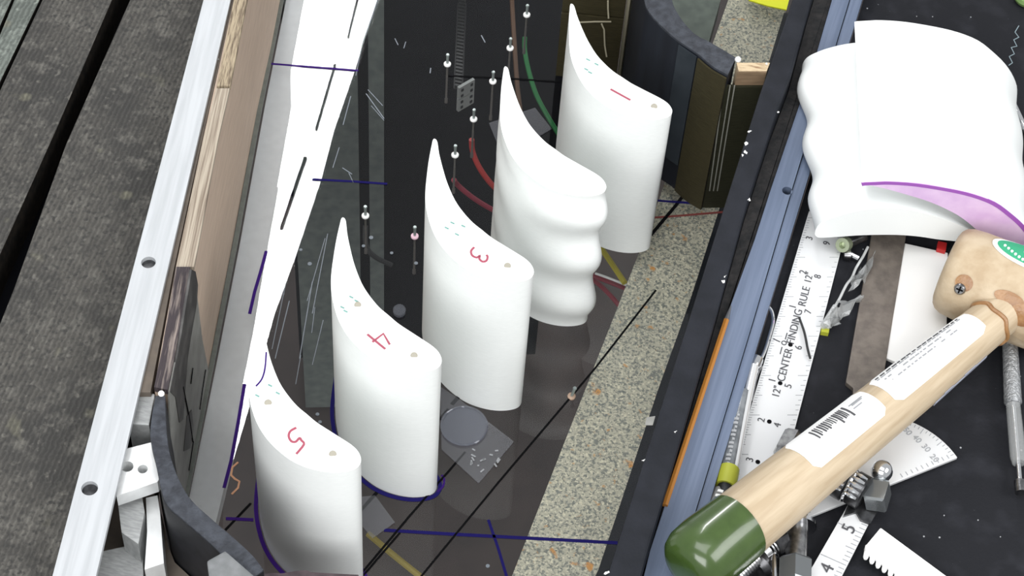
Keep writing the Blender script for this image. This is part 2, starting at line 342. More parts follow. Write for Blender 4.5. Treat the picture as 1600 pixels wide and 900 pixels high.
# ---- far wall of taped panels behind blade 1
pa, pb = W(868, 118, 0), W(962, 128, 0); pd = (pb - pa).normalized(); pn = Vector((-pd.y, pd.x, 0))
tp = thing('taped_panel', pa, 'upright panel covered in olive brown tape behind the tip of blade 1', 'panel')
solid('tape_sheet', [pa, pb, pb + pn * .08, pa + pn * .08], 0, .50, OLIVE, tp); solid('tape_sheet', [pa + pn * .01, pb + pn * .01, pb + pn * .08, pa + pn * .08], .51, 1.3, OLIVE, tp)
for p in ([(940, 36), (944, 45), (945, 70), (948, 88)], [(950, 0), (950, 12), (951, 28)], [(905, 34), (930, 33), (955, 33)]):
    ribbon3('torn_edge', [WV(x, y, pa, pb) - pn * .006 for x, y in p], px2u(2.5), CREAM, tp, .003, -pn)
def post(name, pix, m, label):
    return tag(solid(name, [W(x, y, 0) for x, y in pix], 0, 1.3, m), label, 'post')
post('cream_edge_strip', [(964, 118), (969, 119), (974, 112), (969, 111)], CREAM, 'thin cream edged strip right of the olive taped panel')
post('dark_strip', [(970, 122), (977, 123), (981, 112), (975, 112)], OLIVED, 'thin dark strip between cream and grey strips by blade 1')
post('grey_strip', [(977, 128), (987, 130), (992, 117), (983, 116)], GREYP, 'slim grey strip against the upper curved black wall')

# ---- upper curved end wall with tape and timber post
cw = thing('curved_end_wall', W(1080, 90, 0), 'curved black end wall standing behind blade 1 at the top', 'wall panel')
inner = [(1000, -120), (1000, -50), (1007, 0), (1014, 18), (1033, 40), (1058, 62), (1088, 82), (1113, 103), (1137, 117)]
outer = [(1150, 90), (1113, 68), (1090, 56), (1077, 45), (1062, 26), (1050, 0), (1046, -50), (1050, -120)]
ii = catmull([W(x, y, H) for x, y in inner], 5); oo = catmull([W(x, y, H) for x, y in outer], 5)
solid('wall_body', ii + oo, 0, H - .012, RUBBERS, cw, smooth=True, sharp=30); solid('top_face', ii + oo, H - .012, H, RUBBER, cw)
def skin(name, pix, m, parent, z0, z1, off=.012):
    q = catmull([W(x, y, H) for x, y in pix], 4); res = []
    for s in (1, .15):
        L = []
        for i, p in enumerate(q):
            t = (q[min(i + 1, len(q) - 1)] - q[max(i - 1, 0)]).normalized(); n = Vector((t.y, -t.x, 0)); L.append(p + n * off * s)
        res.append(L)
    return solid(name, res[0] + res[1][::-1], z0, z1, m, parent, smooth=True)
skin('olive_tape', [(1093, 86), (1113, 103), (1137, 117)], OLIVE, cw, .005, H - .02)
skin('worn_strip', [(1062, 65), (1075, 74), (1090, 84)], mat('worn_plastic', (42, 48, 54), .5, spec=.25, c2=(50, 56, 62), scale=8), cw, .2, H - .02, .006)
tpz = thing('timber_post', W(1180, 105, 0), 'timber post with olive tape between the curved black wall and black rail', 'post')
q = [(1151, 98), (1203, 98), (1198, 111), (1154, 111)]
prism('post_body', q, 0, H - .004, mat('weathered_timber', (196, 176, 144), .75, c2=(140, 112, 84), scale=8, stretch=(2, 9, 1), lo=.45, hi=.7), tpz)
fa, fb = W(1152, 111, H), W(1197, 111, H); fd = (fb - fa).normalized(); fn = Vector((fd.y, -fd.x, 0))
solid('timber_front', [fa, fb, fb + fn * .004, fa + fn * .004], H - .1, H - .005, mat('timber_brown', (126, 104, 80), .8, c2=(100, 82, 62), scale=8, stretch=(1, 1, 6)), tpz)
solid('olive_tape', [fa - fd * .05, fb, fb + fn * .02, fa + fn * .02 - fd * .05], .004, H - .1, OLIVED, tpz)
for x0, x1 in ((1130, 1108), (1140, 1114), (1147, 1120)):
    pl = [WV(x0 + (x1 - x0) * k / 6, 128 + 165 * k / 6, fa - fn * .0, fb) + fn * .026 for k in range(7)]
    ribbon3('tape_crease', pl, px2u(1.8), GREYP, tpz, .004, fn)
lathe('white_peg', W(1153, 93, H - .03), W(1153, 93, H + .015), [(0, .017), (.8, .017), (1, .012)], WHITE, tpz, 12)

# ---- plywood side wall (left) with its tapes
pw = thing('plywood_side_wall', W(375, 380, 0), 'plywood side wall with pale ply edge beside the aluminium bar', 'wall panel')
def band(name, L, Rr, z0, z1, m): return solid(name, [W(x, y, H) for x, y in L] + [W(x, y, H) for x, y in Rr[::-1]], z0, z1, m, pw)
band('ply_edge', [(392, -110), (365.5, 0), (338.6, 134)], [(409, -110), (385.8, 0), (359.4, 134)], H - .03, H, PLYE2)
band('ply_edge', [(338, 137), (316.6, 220), (275, 416)], [(358.5, 137), (339.8, 220), (303, 416)], H - .03, H - .004, PLYE)
band('painted_ply_edge', [(275, 418), (258, 520), (241, 606)], [(297, 418), (280, 520), (262, 610)], H - .03, H + .006, PLYK)
TL = [W(x, y, H - .031) for x, y in [(418, -230), (392, -110), (365.5, 0), (316.6, 220), (275, 416), (241, 606)]]; TR = [W(x, y, H - .031) for x, y in [(434, -230), (409, -110), (385.8, 0), (339.8, 220), (303, 416), (264, 604)]]
BR = [W(x, y, .001) for x, y in [(449, -55), (424, 75), (401, 180), (357.5, 412), (319, 613), (281, 805)]]; BLf = [b + (l - t_) * .5 for b, l, t_ in zip(BR, TL, TR)]
vv = []; ff = []
for k in range(6): vv += [TL[k], TR[k], BR[k], BLf[k]]
for k in range(5):
    o = 4 * k
    for e in range(4): ff.append((o + e, o + (e + 1) % 4, o + 4 + (e + 1) % 4, o + 4 + e))
ff += [(0, 1, 2, 3), (20, 21, 22, 23)]
mk('panel', vv, ff, PLYF, pw)
fpt = TR[4]; fn2 = (TR[5] - TR[4]).cross(BR[4] - TR[4]).normalized()
if fn2.x < 0: fn2 = -fn2
def WF(px, py, off=0):
    r0 = ray(px, py); return CAM + r0 * ((fpt + fn2 * off - CAM).dot(fn2) / r0.dot(fn2))
def onface(name, pix, m, off=.01, parent=pw):
    P_ = [WF(x, y, .004) for x, y in pix]; n = len(P_)
    return mk(name, [p + fn2 * off for p in P_] + [p - fn2 * .003 for p in P_], [tuple(range(n)), tuple(range(n, 2 * n))] + [(i, (i + 1) % n, (i + 1) % n + n, i + n) for i in range(n)], m, parent)
onface('grey_tape', [(302, 424), (308, 470), (315, 530), (325, 580), (318, 615), (304, 690), (288, 770), (281, 800), (266, 700), (263, 612), (282, 520)], TGREY, .004)
onface('black_tape', [(297, 421), (303, 424), (307, 445), (305, 475), (297, 520), (291, 560), (287, 610), (284, 655), (278, 660), (272, 620), (264, 612), (281, 520)], TDARK, .008)
onface('black_tape', [(290, 650), (297, 640), (300, 665), (295, 700), (285, 705)], TDARK, .008)
for p in ([(287, 605), (296, 650), (302, 690)], [(322, 578), (317, 610), (313, 640)], [(302, 575), (299, 600)], [(303, 690), (296, 735)]):
    ribbon3('tape_crease', [WF(x, y, .014) for x, y in p], px2u(2.4), INKK, pw, .004, fn2)

# ---- lower curved end wall (rubber)
rw = thing('curved_rubber_wall', W(300, 800, 0), 'curved black rubber end wall at lower left meeting the plywood wall', 'wall panel')
lo_ = [(243, 618), (237, 650), (235, 685), (243, 720), (252, 765), (262, 790), (290, 815), (330, 850), (372, 892), (396, 903)]
hi_ = [(412, 890), (395, 868), (365, 840), (330, 810), (300, 782), (281, 752), (268, 718), (262, 690), (259, 650), (258, 618)]
a_ = catmull([W(x, y, H) for x, y in lo_], 4); b_ = catmull([W(x, y, H) for x, y in hi_], 4)
solid('wall_body', a_ + b_, 0, H - .014, BLACK, rw, smooth=True, sharp=30); solid('top_face', a_ + b_, H - .014, H, RUBBER, rw, bevel=.004)
lathe('white_plug', W(252, 615, H), W(252, 615, H + .01), [(0, .014), (.7, .014), (1, .01)], WHITE, rw, 12)

# ---- aluminium bar, boards and brackets on the left
bar_px = [(344, -110), (318, 0), (82, 900), (50, 1020), (122, 1020), (150, 900), (360, 0), (386, -110)]
hl = [circ(W(232, 410, H), px2u(10), 20), circ(W(140, 763, H), px2u(10.5), 20)]
bar = tag(prism('aluminium_bar', bar_px, H - .028, H, ALU, holes=hl, bevel=0), 'long flat aluminium bar with two drilled holes left of the plywood wall', 'bar')
for h, c in zip(hl, ((232, 410), (140, 763))): solid('hole_floor', circ(W(*c, H), px2u(11), 20), H - .027, H - .024, DSTEEL, bar)
tag(solid('brown_base_board', [W(x, y, H) for x, y in [(378, -110), (389, -110), (363, 0), (313, 220), (270, 416), (234, 606), (208, 606), (350, 0)]], .62, 1.035, BROWN), 'dull brown base board showing between the aluminium bar and plywood edge', 'board')
tag(solid('brown_lower_board', [W(x, y, H) for x, y in [(231, 608), (226, 685), (240, 722), (249, 767), (259, 792), (286, 817), (326, 853), (368, 897), (300, 1020), (66, 1020), (100, 880), (171, 608)]], .42, .6, BROWN), 'low brown board under the white bracket at bottom left', 'board')
lathe('pale_screw', W(339, 96, .98), W(339, 96, 1.03), [(0, .025), (.7, .025), (1, .014)], ALUG, pw, 14)
sb = [(211, 614), (242, 615), (233, 664), (200, 662)]
tag(prism('aluminium_block', sb, .6, 1.0, ALUG, bevel=.006), 'small sawn aluminium block beside the top of the rubber wall', 'block')
br_px = [(194, 702), (237, 691), (243, 716), (249.5, 747), (246, 753), (182, 775)]
bh = [circ(W(223, 733, 1.0), px2u(6.5), 16), circ(W(199, 729, 1.0), px2u(8), 14)]
tag(prism('angle_bracket', br_px, .92, 1.0, ALUW, holes=bh), 'white machined plate with two holes between bar and rubber wall', 'bracket')
up = thing('polished_upright', W(225, 850, .3), 'polished metal upright under the white bracket at bottom left', 'bracket')
prism('left_web', [(184, 784), (222, 776), (226, 800), (216, 850), (190, 832)], .6, .88, ALUG, up); prism('right_web', [(228, 778), (246, 774), (250, 800), (256, 880), (226, 890), (230, 830)], .6, .84, ALUW, up)
prism('foot', [(158, 862), (222, 848), (226, 960), (130, 960)], .6, .72, ALUG, up)
gb = [(323, 876), (352, 860), (404, 905), (395, 930), (330, 930)]
tag(prism('grey_clamp_block', gb, .62, H + .03, mat('clamp_grey', (104, 107, 108), .5, .1, c2=(120, 122, 124), scale=20), bevel=.01), 'grey metal block under the lower end of the rubber wall', 'block')
tag(prism('ragged_board_edge', [(412, 897), (428, 895), (440, 896), (462, 892), (480, 891), (486, 894), (520, 896), (560, 898), (568, 930), (400, 930)], .002, .62, mat('ragged_board', (78, 66, 70), .8, c2=(60, 50, 54), scale=20)), 'ragged brown board edge in front of blade 5 at the bottom', 'board')

# ---- deck boards on the far left
def deckmat(name, a, b, c):
    m = speckle(name, a, [(b, 3, .42, .25, (1, 1, 1)), (c, 11, .5, .22, (1, 1, 1)), (b, 40, .5, .15, (1, 1, 1)), (c, 26, .6, .12, (1, 1, 1)), ((104, 102, 88), 5, .66, .12, (1, 1, 1))], .85, 40, .3)
    nt = m.node_tree; bs = nt.nodes['Principled BSDF']; tc = nt.nodes.new('ShaderNodeTexCoord'); wv = nt.nodes.new('ShaderNodeTexWave'); wv.bands_direction = 'X'
    wv.inputs['Scale'].default_value = 13; wv.inputs['Distortion'].default_value = 3.5; wv.inputs['Detail'].default_value = 3; wv.inputs['Detail Scale'].default_value = 3
    nt.links.new(tc.outputs['Object'], wv.inputs['Vector'])
    lk = bs.inputs['Base Color'].links[0].from_socket; mx = nt.nodes.new('ShaderNodeMixRGB'); mx.blend_type = 'OVERLAY'; mx.inputs[0].default_value = .2
    nt.links.new(lk, mx.inputs[1]); nt.links.new(wv.outputs[0], mx.inputs[2]); nt.links.new(mx.outputs[0], bs.inputs['Base Color'])
    bp = nt.nodes.new('ShaderNodeBump'); bp.inputs['Strength'].default_value = .5; bp.inputs['Distance'].default_value = .01
    nt.links.new(wv.outputs[0], bp.inputs['Height']); nt.links.new(bp.outputs[0], bs.inputs['Normal']); return m
dk = deckmat('deck_board', (72, 70, 66), (54, 53, 51), (90, 88, 83)); dkg = deckmat('deck_board_green', (106, 112, 106), (88, 93, 88), (122, 128, 121))
ZD = .9
def deck(pix, m, label):
    o = tag(prism('deck_board', pix, ZD - .22, ZD, m, bevel=.006), label, 'board', 'dark ribbed boards on the left'); o.data.materials.append(GAPSHADE)
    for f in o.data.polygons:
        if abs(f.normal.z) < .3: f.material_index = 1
    return o
GAPSHADE = mat('deck_gap_shade', (16, 15, 14), .9, c2=(30, 26, 22), scale=30, spec=.1)  # black on the board sides paints in the shade of the gaps
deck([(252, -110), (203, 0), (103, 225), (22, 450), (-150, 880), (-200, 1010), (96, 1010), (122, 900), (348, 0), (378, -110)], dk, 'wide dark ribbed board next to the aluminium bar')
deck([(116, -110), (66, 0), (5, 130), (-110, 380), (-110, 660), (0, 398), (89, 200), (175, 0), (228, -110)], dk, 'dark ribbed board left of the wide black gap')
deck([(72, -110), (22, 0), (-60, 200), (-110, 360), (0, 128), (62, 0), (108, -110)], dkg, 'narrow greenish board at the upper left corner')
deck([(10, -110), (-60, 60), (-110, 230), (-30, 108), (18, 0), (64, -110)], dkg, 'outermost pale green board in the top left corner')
tag(prism('deck_bearer', [(-160, -160), (420, -160), (120, 1050), (-220, 1050)], .3, .41, VOID), 'black underlay beneath the dark ribbed boards', 'underlay')

# ---- black frame rail on the right, foam, blue channel
rail_l = [(1272, -110), (1238, 0), (1187, 147), (1135, 312), (1092, 450), (955, 880), (912, 1010)]
rail_r = [(1302, -110), (1268, 0), (1238, 112), (1209, 188), (1168, 315), (1120, 490), (1004, 890), (968, 1010)]
rl = thing('black_frame_rail', W(1130, 450, 0), 'long chipped black frame rail between the blades and the tool bench', 'rail')
prism('rail_body', rail_l + rail_r[::-1], 0, H, RAIL, rl, bevel=.012)
for x, y, s in [(1165, 238, 4), (1166, 225, 3), (1160, 243, 2), (1171, 205, 2.5), (1170, 312, 2.5), (1130, 440, 4), (1133, 432, 2), (1217, 175, 2.5), (1015, 655, 3), (1055, 675, 2), (948, 895, 3), (1005, 720, 2), (1197, 100, 2)]:
    solid('paint_chip', [Vector(p) + Vector((random.uniform(-.004, .004), random.uniform(-.006, .006), 0)) for p in circ(W(x, y, H), px2u(s * .75), 7)], H - .001, H + .003, PAPER, rl)
prism('tape_stub', [(1010, 652), (1024, 650), (1020, 664), (1008, 664)], H, H + .004, TGREY, rl)
tag(prism('yellow_tape', [(1165, -20), (1170, 0), (1200, 9), (1229, 15), (1238, -20)], .003, .012, YTAPE), 'bright yellow tape patch at the top beside the black rail', 'tape')
foam_r = [(1330, -110), (1300, 0), (1274, 90), (1203, 300), (1179, 375), (1137, 490), (1016, 860), (979, 1010)]
tag(solid('foam_strip', [W(x + 1, y, H) for x, y in rail_r] + [W(x - 1, y, .93) for x, y in foam_r[::-1]], ZB - .3, .91, mat('black_foam', (24, 25, 27), .9, c2=(44, 42, 42), scale=20, detail=8, bump=.6, bscale=30)), 'dark foam strip filling the gap right of the black rail', 'strip')
ch_l = [(1330, -110), (1300, 0), (1274, 90), (1203, 300), (1179, 375), (1137, 490), (1016, 860), (979, 1010)]
ch_m = [(1360, -110), (1327, 0), (1236, 300), (1177, 500), (1065, 870), (1020, 1010)]
ch_r = [(1380, -110), (1347, 0), (1256, 300), (1198, 490), (1092, 840), (1045, 1010)]
chn = thing('blue_aluminium_channel', W(1160, 500, ZB), 'blue grey anodised aluminium channel beside the tool bench', 'rail')
ZCH = .93
prism('channel_top', ch_l + ch_m[::-1], ZB, ZCH, BLUE, chn, holes=[circ(W(1230, 298, ZCH), px2u(7.5), 18)])
solid('screw_hole', circ(W(1230, 298, ZCH), px2u(8), 18), ZB + .001, ZB + .03, BLACK, chn)
prism('channel_flange', [(x + 1.5, y) for x, y in ch_m] + ch_r[::-1], ZB, ZCH - .02, BLUE, chn)
pc = thing('pencil', W(1090, 640, .87), 'orange pencil lying in the gap between the black rail and blue channel', 'pencil')
pe0, pe1 = W(1039, 790, .935), W(1135, 500, .935)
lathe('pencil_barrel', pe0, pe1, [(0, .014), (1, .014)], PENCIL, pc, hexed=True); lathe('pencil_tip', pe1, W(1142, 478, .935), [(0, .013), (1, .003)], GRAPH, pc, 8)

# ---- tool bench
bench = tag(solid('bench_top', [W(x, y, ZB) for x, y in [(1900, -110), (1900, 1010)]] + [W(x + 1, y, ZCH - .02) for x, y in ch_r[::-1]], ZB - .3, ZB, BENCH), 'black speckled bench top carrying the tools on the right', 'bench')
ribbon('chalk_mark', [(1592, 40), (1586, 50), (1592, 58), (1584, 62), (1589, 72), (1580, 74), (1585, 84), (1577, 88), (1582, 98), (1576, 102)], ZB + .003, 1.3, mat('chalk', (130, 146, 152), .8), bench)
for i in range(40):
    x, y = random.uniform(1300, 1600), random.uniform(10, 890); solid('dust_speck', circ(W(x, y, ZB), px2u(random.uniform(.6, 1.5)), 6), ZB, ZB + .003, PRINTL, bench)

# ================================================================== BLADES
OUT = [(679.3, 216.8), (683.3, 221.7), (686.2, 240.4), (692, 263.5), (699.2, 286.7), (710.8, 312.7), (723.8, 331.4), (738.2, 347.3), (752.7, 358.9), (767, 370.4), (784.4, 381.4), (801.8, 392.1), (819, 403), (829.2, 412.3),
       (834, 422.4), (833, 429.6), (827.8, 435.4), (816.2, 439.2), (796, 440.6), (772.9, 437.7), (749.8, 431), (729.5, 421), (709.3, 405.7), (692, 387.8), (679, 367.5), (670.3, 344.4), (665.4, 321.3), (664.6, 301), (666.9, 275), (670.3, 249), (674.7, 226), (676.4, 218.8)]
def cx(v): return complex(v.x, v.y)
AIR = [cx(v) for v in catmull([W(x, y, H) for x, y in OUT], 3, True)]
T3, L3 = cx(W(679, 217, H)), cx(W(834, 424, H))
AIR = [(z - T3) / (L3 - T3) for z in AIR]                     # tip at 0, nose at 1
ORI = 1 if sum((AIR[i - 1].real * AIR[i].imag - AIR[i].real * AIR[i - 1].imag) for i in range(len(AIR))) > 0 else -1
def blade_body(t, l, parent, wavy=False):
    base = [t + z * (l - t) for z in AIR]; n = len(base); c = abs(l - t); ax = (l - t) / c
    lv = 44 if wavy else 1; vs_, fs = [], []
    for k in range(lv + 1):
        z = H * (1 - k / lv)
        wv = (1 - math.cos(2 * math.pi * 3.05 * k / lv)) * .5 - .25 if wavy else 0
        for i, (p, u) in enumerate(zip(base, AIR)):
            if wavy:
                s = max(0, min(1, u.real)); g = s ** 2.2
                tan = base[(i + 1) % n] - base[i - 1]; nr = tan / abs(tan) * -1j * ORI if abs(tan) else 0
                e = min(1, k / 4)
                side = .007 * math.sin(2 * math.pi * 3.05 * k / lv + 3.6 * (1 - s)) * (math.sin(math.pi * min(1, s * 1.25)) ** 1) * e
                p = p + ax * (.036 * wv * g) * e + nr * (.01 * wv * g + side * .8) * e
            vs_.append((p.real, p.imag, z))
    for k in range(lv):
        for i in range(n): fs.append((k * n + i, k * n + (i + 1) % n, (k + 1) * n + (i + 1) % n, (k + 1) * n + i))
    fs += [tuple(range(n)), tuple(range(lv * n, (lv + 1) * n))]
    return mk('blade_body', vs_, fs, BLADE, parent, smooth=True, sharp=50)
def stroke(parent, pix, wpx, m, name, sm=3):
    q = [W(x, y, H + .003) for x, y in pix]; q = catmull(q, sm) if len(q) > 2 and sm > 1 else q
    return ribbon3(name, q, px2u(wpx), m, parent, .003)
BL = [((893, 6), (1050, 172), 'white printed turbine blade marked 1, farthest at the top', [[(954, 139), (985, 156)]], [(1022, 167)], [(919, 93), (932, 100), (916, 108), (922, 113)]),
      ((790, 104), (947, 291), 'white turbine blade with wavy rounded leading edge and no number', [], [], []),
      ((679, 217), (834, 424), 'white printed turbine blade marked 3, middle of the row', [[(741, 386), (736, 392), (738, 399), (745, 402), (750, 399), (749, 404), (754, 408.5), (760, 407), (762, 401), (760, 398)]], [(793, 416)], [(698, 356), (714, 366), (724, 353), (707, 348)]),
      ((536, 340), (690, 563), 'white printed turbine blade marked 4, outlined in purple at its foot', [[(574, 522), (602, 545)], [(582, 534), (599, 521), (609, 538)]], [(647, 556), (559, 477)], [(535, 480), (540, 486), (549, 464), (557, 470)]),
      ((405, 489), (564, 718), 'white printed turbine blade marked 5, nearest at bottom left', [[(463, 668), (454, 673), (451, 681), (455, 689), (462, 690), (468, 684), (471, 688), (475, 694), (463, 709)]], [(520, 710), (419, 630)], [(402, 618), (422, 602), (434, 614)])]
for k, (t, l, lab, nums, holes, dashes) in enumerate(BL):
    tw, lw = cx(W(*t, H)), cx(W(*l, H)); mid = (tw + lw) / 2
    b = thing('turbine_blade', (mid.real, mid.imag, 0), lab, 'blade', 'row of white turbine blades')
    blade_body(tw, lw, b, wavy=(k == 1))
    for s_ in nums: stroke(b, s_, 3, INKR, 'handwritten_number', 1 if k in (0, 3) else 3)
    for h in holes: lathe('locating_hole', W(*h, H - .02), W(*h, H + .004), [(0, .017), (.9, .017), (1, .013)], mat('cream_plug', (158, 154, 142), .8, spec=.1), b, 14)
    for d_ in dashes: stroke(b, [(d_[0] - 3, d_[1] - 1.5), (d_[0] + 3, d_[1] + 1.5)], 2, INKG, 'ink_dash')
    if k in (3, 4):
        q = [tw + z * (lw - tw) for z in AIR]; n = len(q); ids = list(range(38, n - 6))
        pts = []
        for i in ids:
            tn = q[(i + 1) % n] - q[i - 1]; nr = tn / abs(tn) * -1j * ORI; p = q[i] + nr * .016; pts.append(Vector((p.real, p.imag, .004)))
        o = ribbon3('pen_outline', pts, .02, INKP if k == 4 else INKB, plate, .003)
if plate:
    q = [(683, 768), (692, 760), (694, 748), (690, 742)]
    ribbon3('pen_outline', catmull([W(x, y, .004) for x, y in q], 4), px2u(3), INKP, plate)
ribbon3('ink_hair', catmull([W(x, y, H + .003) for x, y in [(416, 550), (414, 575), (409, 592), (400, 603)]], 4), px2u(2), INKP, [o for o in COL.objects if o.name.startswith('turbine_blade') and 'marked 5' in o['label']][0])

# ================================================================== TAPS, HOSES, SMALL PIECES AROUND THE FLOOR PLATE
TAPS = [((823, 24), 'white washered pressure tap nearest the top, left of blade 1'), ((797, 76), 'white washered pressure tap just above the tip of blade 2'), ((699, 101), 'white washered pressure tap above the hinge plate'),
        ((770, 128), 'white washered pressure tap left of the tip of blade 2'), ((740, 187), 'white washered pressure tap above the bright red hose'), ((711, 243), 'white washered pressure tap between the tip of blade 3 and the crimson hose'),
        ((571, 338), 'white washered pressure tap right of the tip of blade 4'), ((648, 370), 'pink ringed pressure tap left of blade 3'), ((893, 620), 'brownish pressure tap beside the speckled board')]
for i, ((x, y), lab) in enumerate(TAPS):
    c = W(x, y, 0); t = thing('pressure_tap', c, lab, 'pressure tap', 'pressure taps in the clear plate')
    lathe('washer', c, c + Vector((0, 0, .014)), [(0, .021), (.7, .021), (1, .016)], mat('tan_washer', (176, 150, 130), .6) if i == 8 else mat('pink_washer', (236, 200, 214), .5) if i == 7 else WHITE, t, 16)
    lathe('tube', c + Vector((0, 0, .01)), c + Vector((.012 if i == 8 else 0, .0, .085)), [(0, .008), (.85, .008), (.9, .011), (1, .009)], mat('tap_steel', (150, 160, 158), .3, .5), t, 10)
    if i != 8: lathe('lower_tube', c - Vector((0, 0, .32)), c - Vector((0, 0, .002)), [(0, .01), (.1, .01), (.12, .0065), (1, .0065)], mat('dull_tube', (96, 92, 88), .5, .2), t, 10)
def hose(pix, r, m, label, z=-.5, name='hose', dz=0):
    n = len(pix); return tag(tube(name, [W(x, y, z + dz * i / (n - 1)) for i, (x, y) in enumerate(pix)], r, m), label, 'hose', 'thin hoses under the clear plate')
hose([(737, 218), (738, 234), (745, 254), (757, 274), (772, 292), (788, 305)], .017, RED, 'bright red hose curving down behind blade 2', -.45, dz=-.4)
hose([(709, 281), (716, 290), (735, 306), (756, 320), (785, 336)], .016, DRED, 'crimson hose running behind blade 2 from between blades 2 and 3', -.5, dz=-.3)
hose([(820, 58), (820, 78), (826, 110), (838, 148), (856, 182), (870, 205), (884, 228)], .015, HGREEN, 'green hose curving down to blade 1', -.45, dz=-.4)
hose([(799, -20), (801, 20), (804, 70), (808, 130), (812, 165), (815, 190)], .015, HBROWN, 'brown hose hanging straight down beside the tip of blade 2', -.7)
hose([(930, 375), (945, 396), (960, 418), (976, 442)], .017, HYEL, 'yellow hose right of the wavy blade', -.35)
hose([(918, 425), (936, 434), (956, 442), (976, 450)], .014, DRED, 'upper dark pink hose right of the wavy blade', -.45)
hose([(918, 430), (938, 446), (956, 464), (968, 478)], .014, DRED, 'lower dark pink hose right of the wavy blade', -.5)
hose([(930, 427), (955, 436), (980, 446)], .007, WHITE, 'thin white wire beside the pink hoses', -.4)
hose([(571, 352), (571, 376), (576, 392), (590, 404), (612, 414)], .015, HBLK, 'black hose curving below the tap by blade 4', -.35, dz=-.2)
hose([(575, 834), (600, 855), (628, 878), (662, 905)], .017, HOCH, 'ochre hose at the bottom right of blade 5', -.3)
hp = thing('hinge_plate', W(714, 157, -.9), 'small grey hinge plate with six screw holes under the clear plate', 'hinge')
hA, hB = W(713, 172, -.9), W(737, 158, -.9)
def hpt(u, v, o=0):
    d = (hB - hA); n = Vector((d.y, -d.x, 0)).normalized(); return hA + d * u + Vector((0, 0, v)) + n * o
def slab(name, u0, u1, v0, v1, t, m):
    c = [hpt(u0, v0, 0), hpt(u1, v0, 0), hpt(u1, v1, 0), hpt(u0, v1, 0)]; e = [hpt(u0, v0, t), hpt(u1, v0, t), hpt(u1, v1, t), hpt(u0, v1, t)]
    return mk(name, c + e, [(0, 1, 2, 3), (4, 5, 6, 7), (0, 1, 5, 4), (1, 2, 6, 5), (2, 3, 7, 6), (3, 0, 4, 7)], m, hp)
HG = mat('hinge_grey', (150, 152, 150), .5, .2)
slab('leaf', 0, 1, .0, .105, .02, HG); slab('leaf', 0, 1, .112, .215, .02, HG)
for u in (.2, .8):
    for v in (.03, .078, .135, .185): slab('screw_hole', u - .07, u + .07, v - .01, v + .01, .024, BLACK)
rs = thing('ribbed_strap', W(720, 60, -.9), 'dark ribbed strap rising above the hinge plate', 'strap')
sa, sb2 = W(716, 138, -.9), W(722, 5, -.9)
for i in range(26):
    p = sa.lerp(sb2, i / 25); solid('rib', [p + Vector((-.022, -.008, 0)), p + Vector((.022, -.008, 0)), p + Vector((.022, .008, 0)), p + Vector((-.022, .008, 0))], p.z, p.z + .03, HBLK, rs)
ribbon3('strap_band', [sa, sb2], .06, mat('strap_band', (40, 40, 42), .6), rs, .01); lathe('end_clip', sb2, sb2 + Vector((0, .05, .02)), [(0, .02), (1, .02)], HG, rs, 10)
def tape(pix, label, z=.003): return tag(prism('clear_tape', pix, z, z + .004, TAPE), label, 'tape', 'clear tape squares on the floor plate')
ta = tape([(688, 604), (716, 622), (803, 690), (748, 755), (690, 702)], 'clear tape square holding a round plastic disc right of blade 4')
tape([(562, 776), (586, 774), (617, 816), (582, 841), (560, 815)], 'clear tape square at the right foot of blade 5'); tape([(764, 192), (836, 168), (862, 201), (842, 213), (776, 222)], 'clear tape square half hidden behind the wavy blade')
dc = W(725, 668, 0); cdsk = thing('plastic_disc', (dc.x, dc.y, .008), 'round clear plastic disc taped to the plate right of blade 4', 'disc')
solid('disc_face', circ(dc, px2u(33), 36), .009, .016, FILM, cdsk); tube('disc_rim', [v + Vector((0, 0, .016)) for v in circ(dc, px2u(34), 36)], .006, FILM, cdsk, 6, 1, True)
for i in range(14):
    x, y = random.uniform(735, 780), random.uniform(702, 735); ribbon('tape_crinkle', [(x, y), (x + random.uniform(-7, 7), y + random.uniform(-7, 7))], .0105, 2.2, PRINTL, ta)

# ================================================================== SPARE BLADES ON THE BENCH
def vert_section(p0, spanv, pix):
    """image outline of an end face -> world points in the upright plane across the span"""
    h = Vector((spanv.x, spanv.y, 0)).normalized(); n = h
    res = []
    for x, y in pix:
        r = ray(x, y); res.append(CAM + r * ((p0 - CAM).dot(n) / r.dot(n)))
    return res
def loft(name, sec, spanv, m, parent, n=40, wave=None):
    k = len(sec); vs_, fs = [], []
    for i in range(n + 1):
        t = i / n
        for j, p in enumerate(sec): vs_.append(p + spanv * t + (wave(t, j, p) if wave else Vector()))
    for i in range(n):
        for j in range(k): fs.append((i * k + j, i * k + (j + 1) % k, (i + 1) * k + (j + 1) % k, (i + 1) * k + j))
    fs += [tuple(range(k)), tuple(range(n * k, (n + 1) * k))]
    return mk(name, vs_, fs, m, parent, smooth=True, sharp=50)
ZA = ZCH + .015
A0 = W(1274, 366, ZA); A1 = W(1249, 108, ZA); SA = A1 - A0
pxA = [(1272, 363), (1276, 352), (1285, 344.5), (1302, 338), (1320, 333), (1350, 327.5), (1385, 325), (1420, 328), (1450, 334.5), (1480, 344), (1510, 357), (1540, 374), (1560, 388), (1545, 386), (1500, 378), (1465, 374), (1435, 369.5), (1400, 367), (1350, 367), (1310, 369), (1286, 370), (1276, 369)]
secA = catmull(vert_section(A0, SA, pxA), 3, True)
print('A z', min(p.z for p in secA), max(p.z for p in secA))
secA = [Vector((p.x, p.y, max(p.z, ZB + .03))) for p in secA]
hx = Vector((SA.y, -SA.x, 0)).normalized()
if hx.x < 0: hx = -hx
xs = [(p - A0).dot(hx) for p in secA]; x0_, x1_ = min(xs), max(xs)
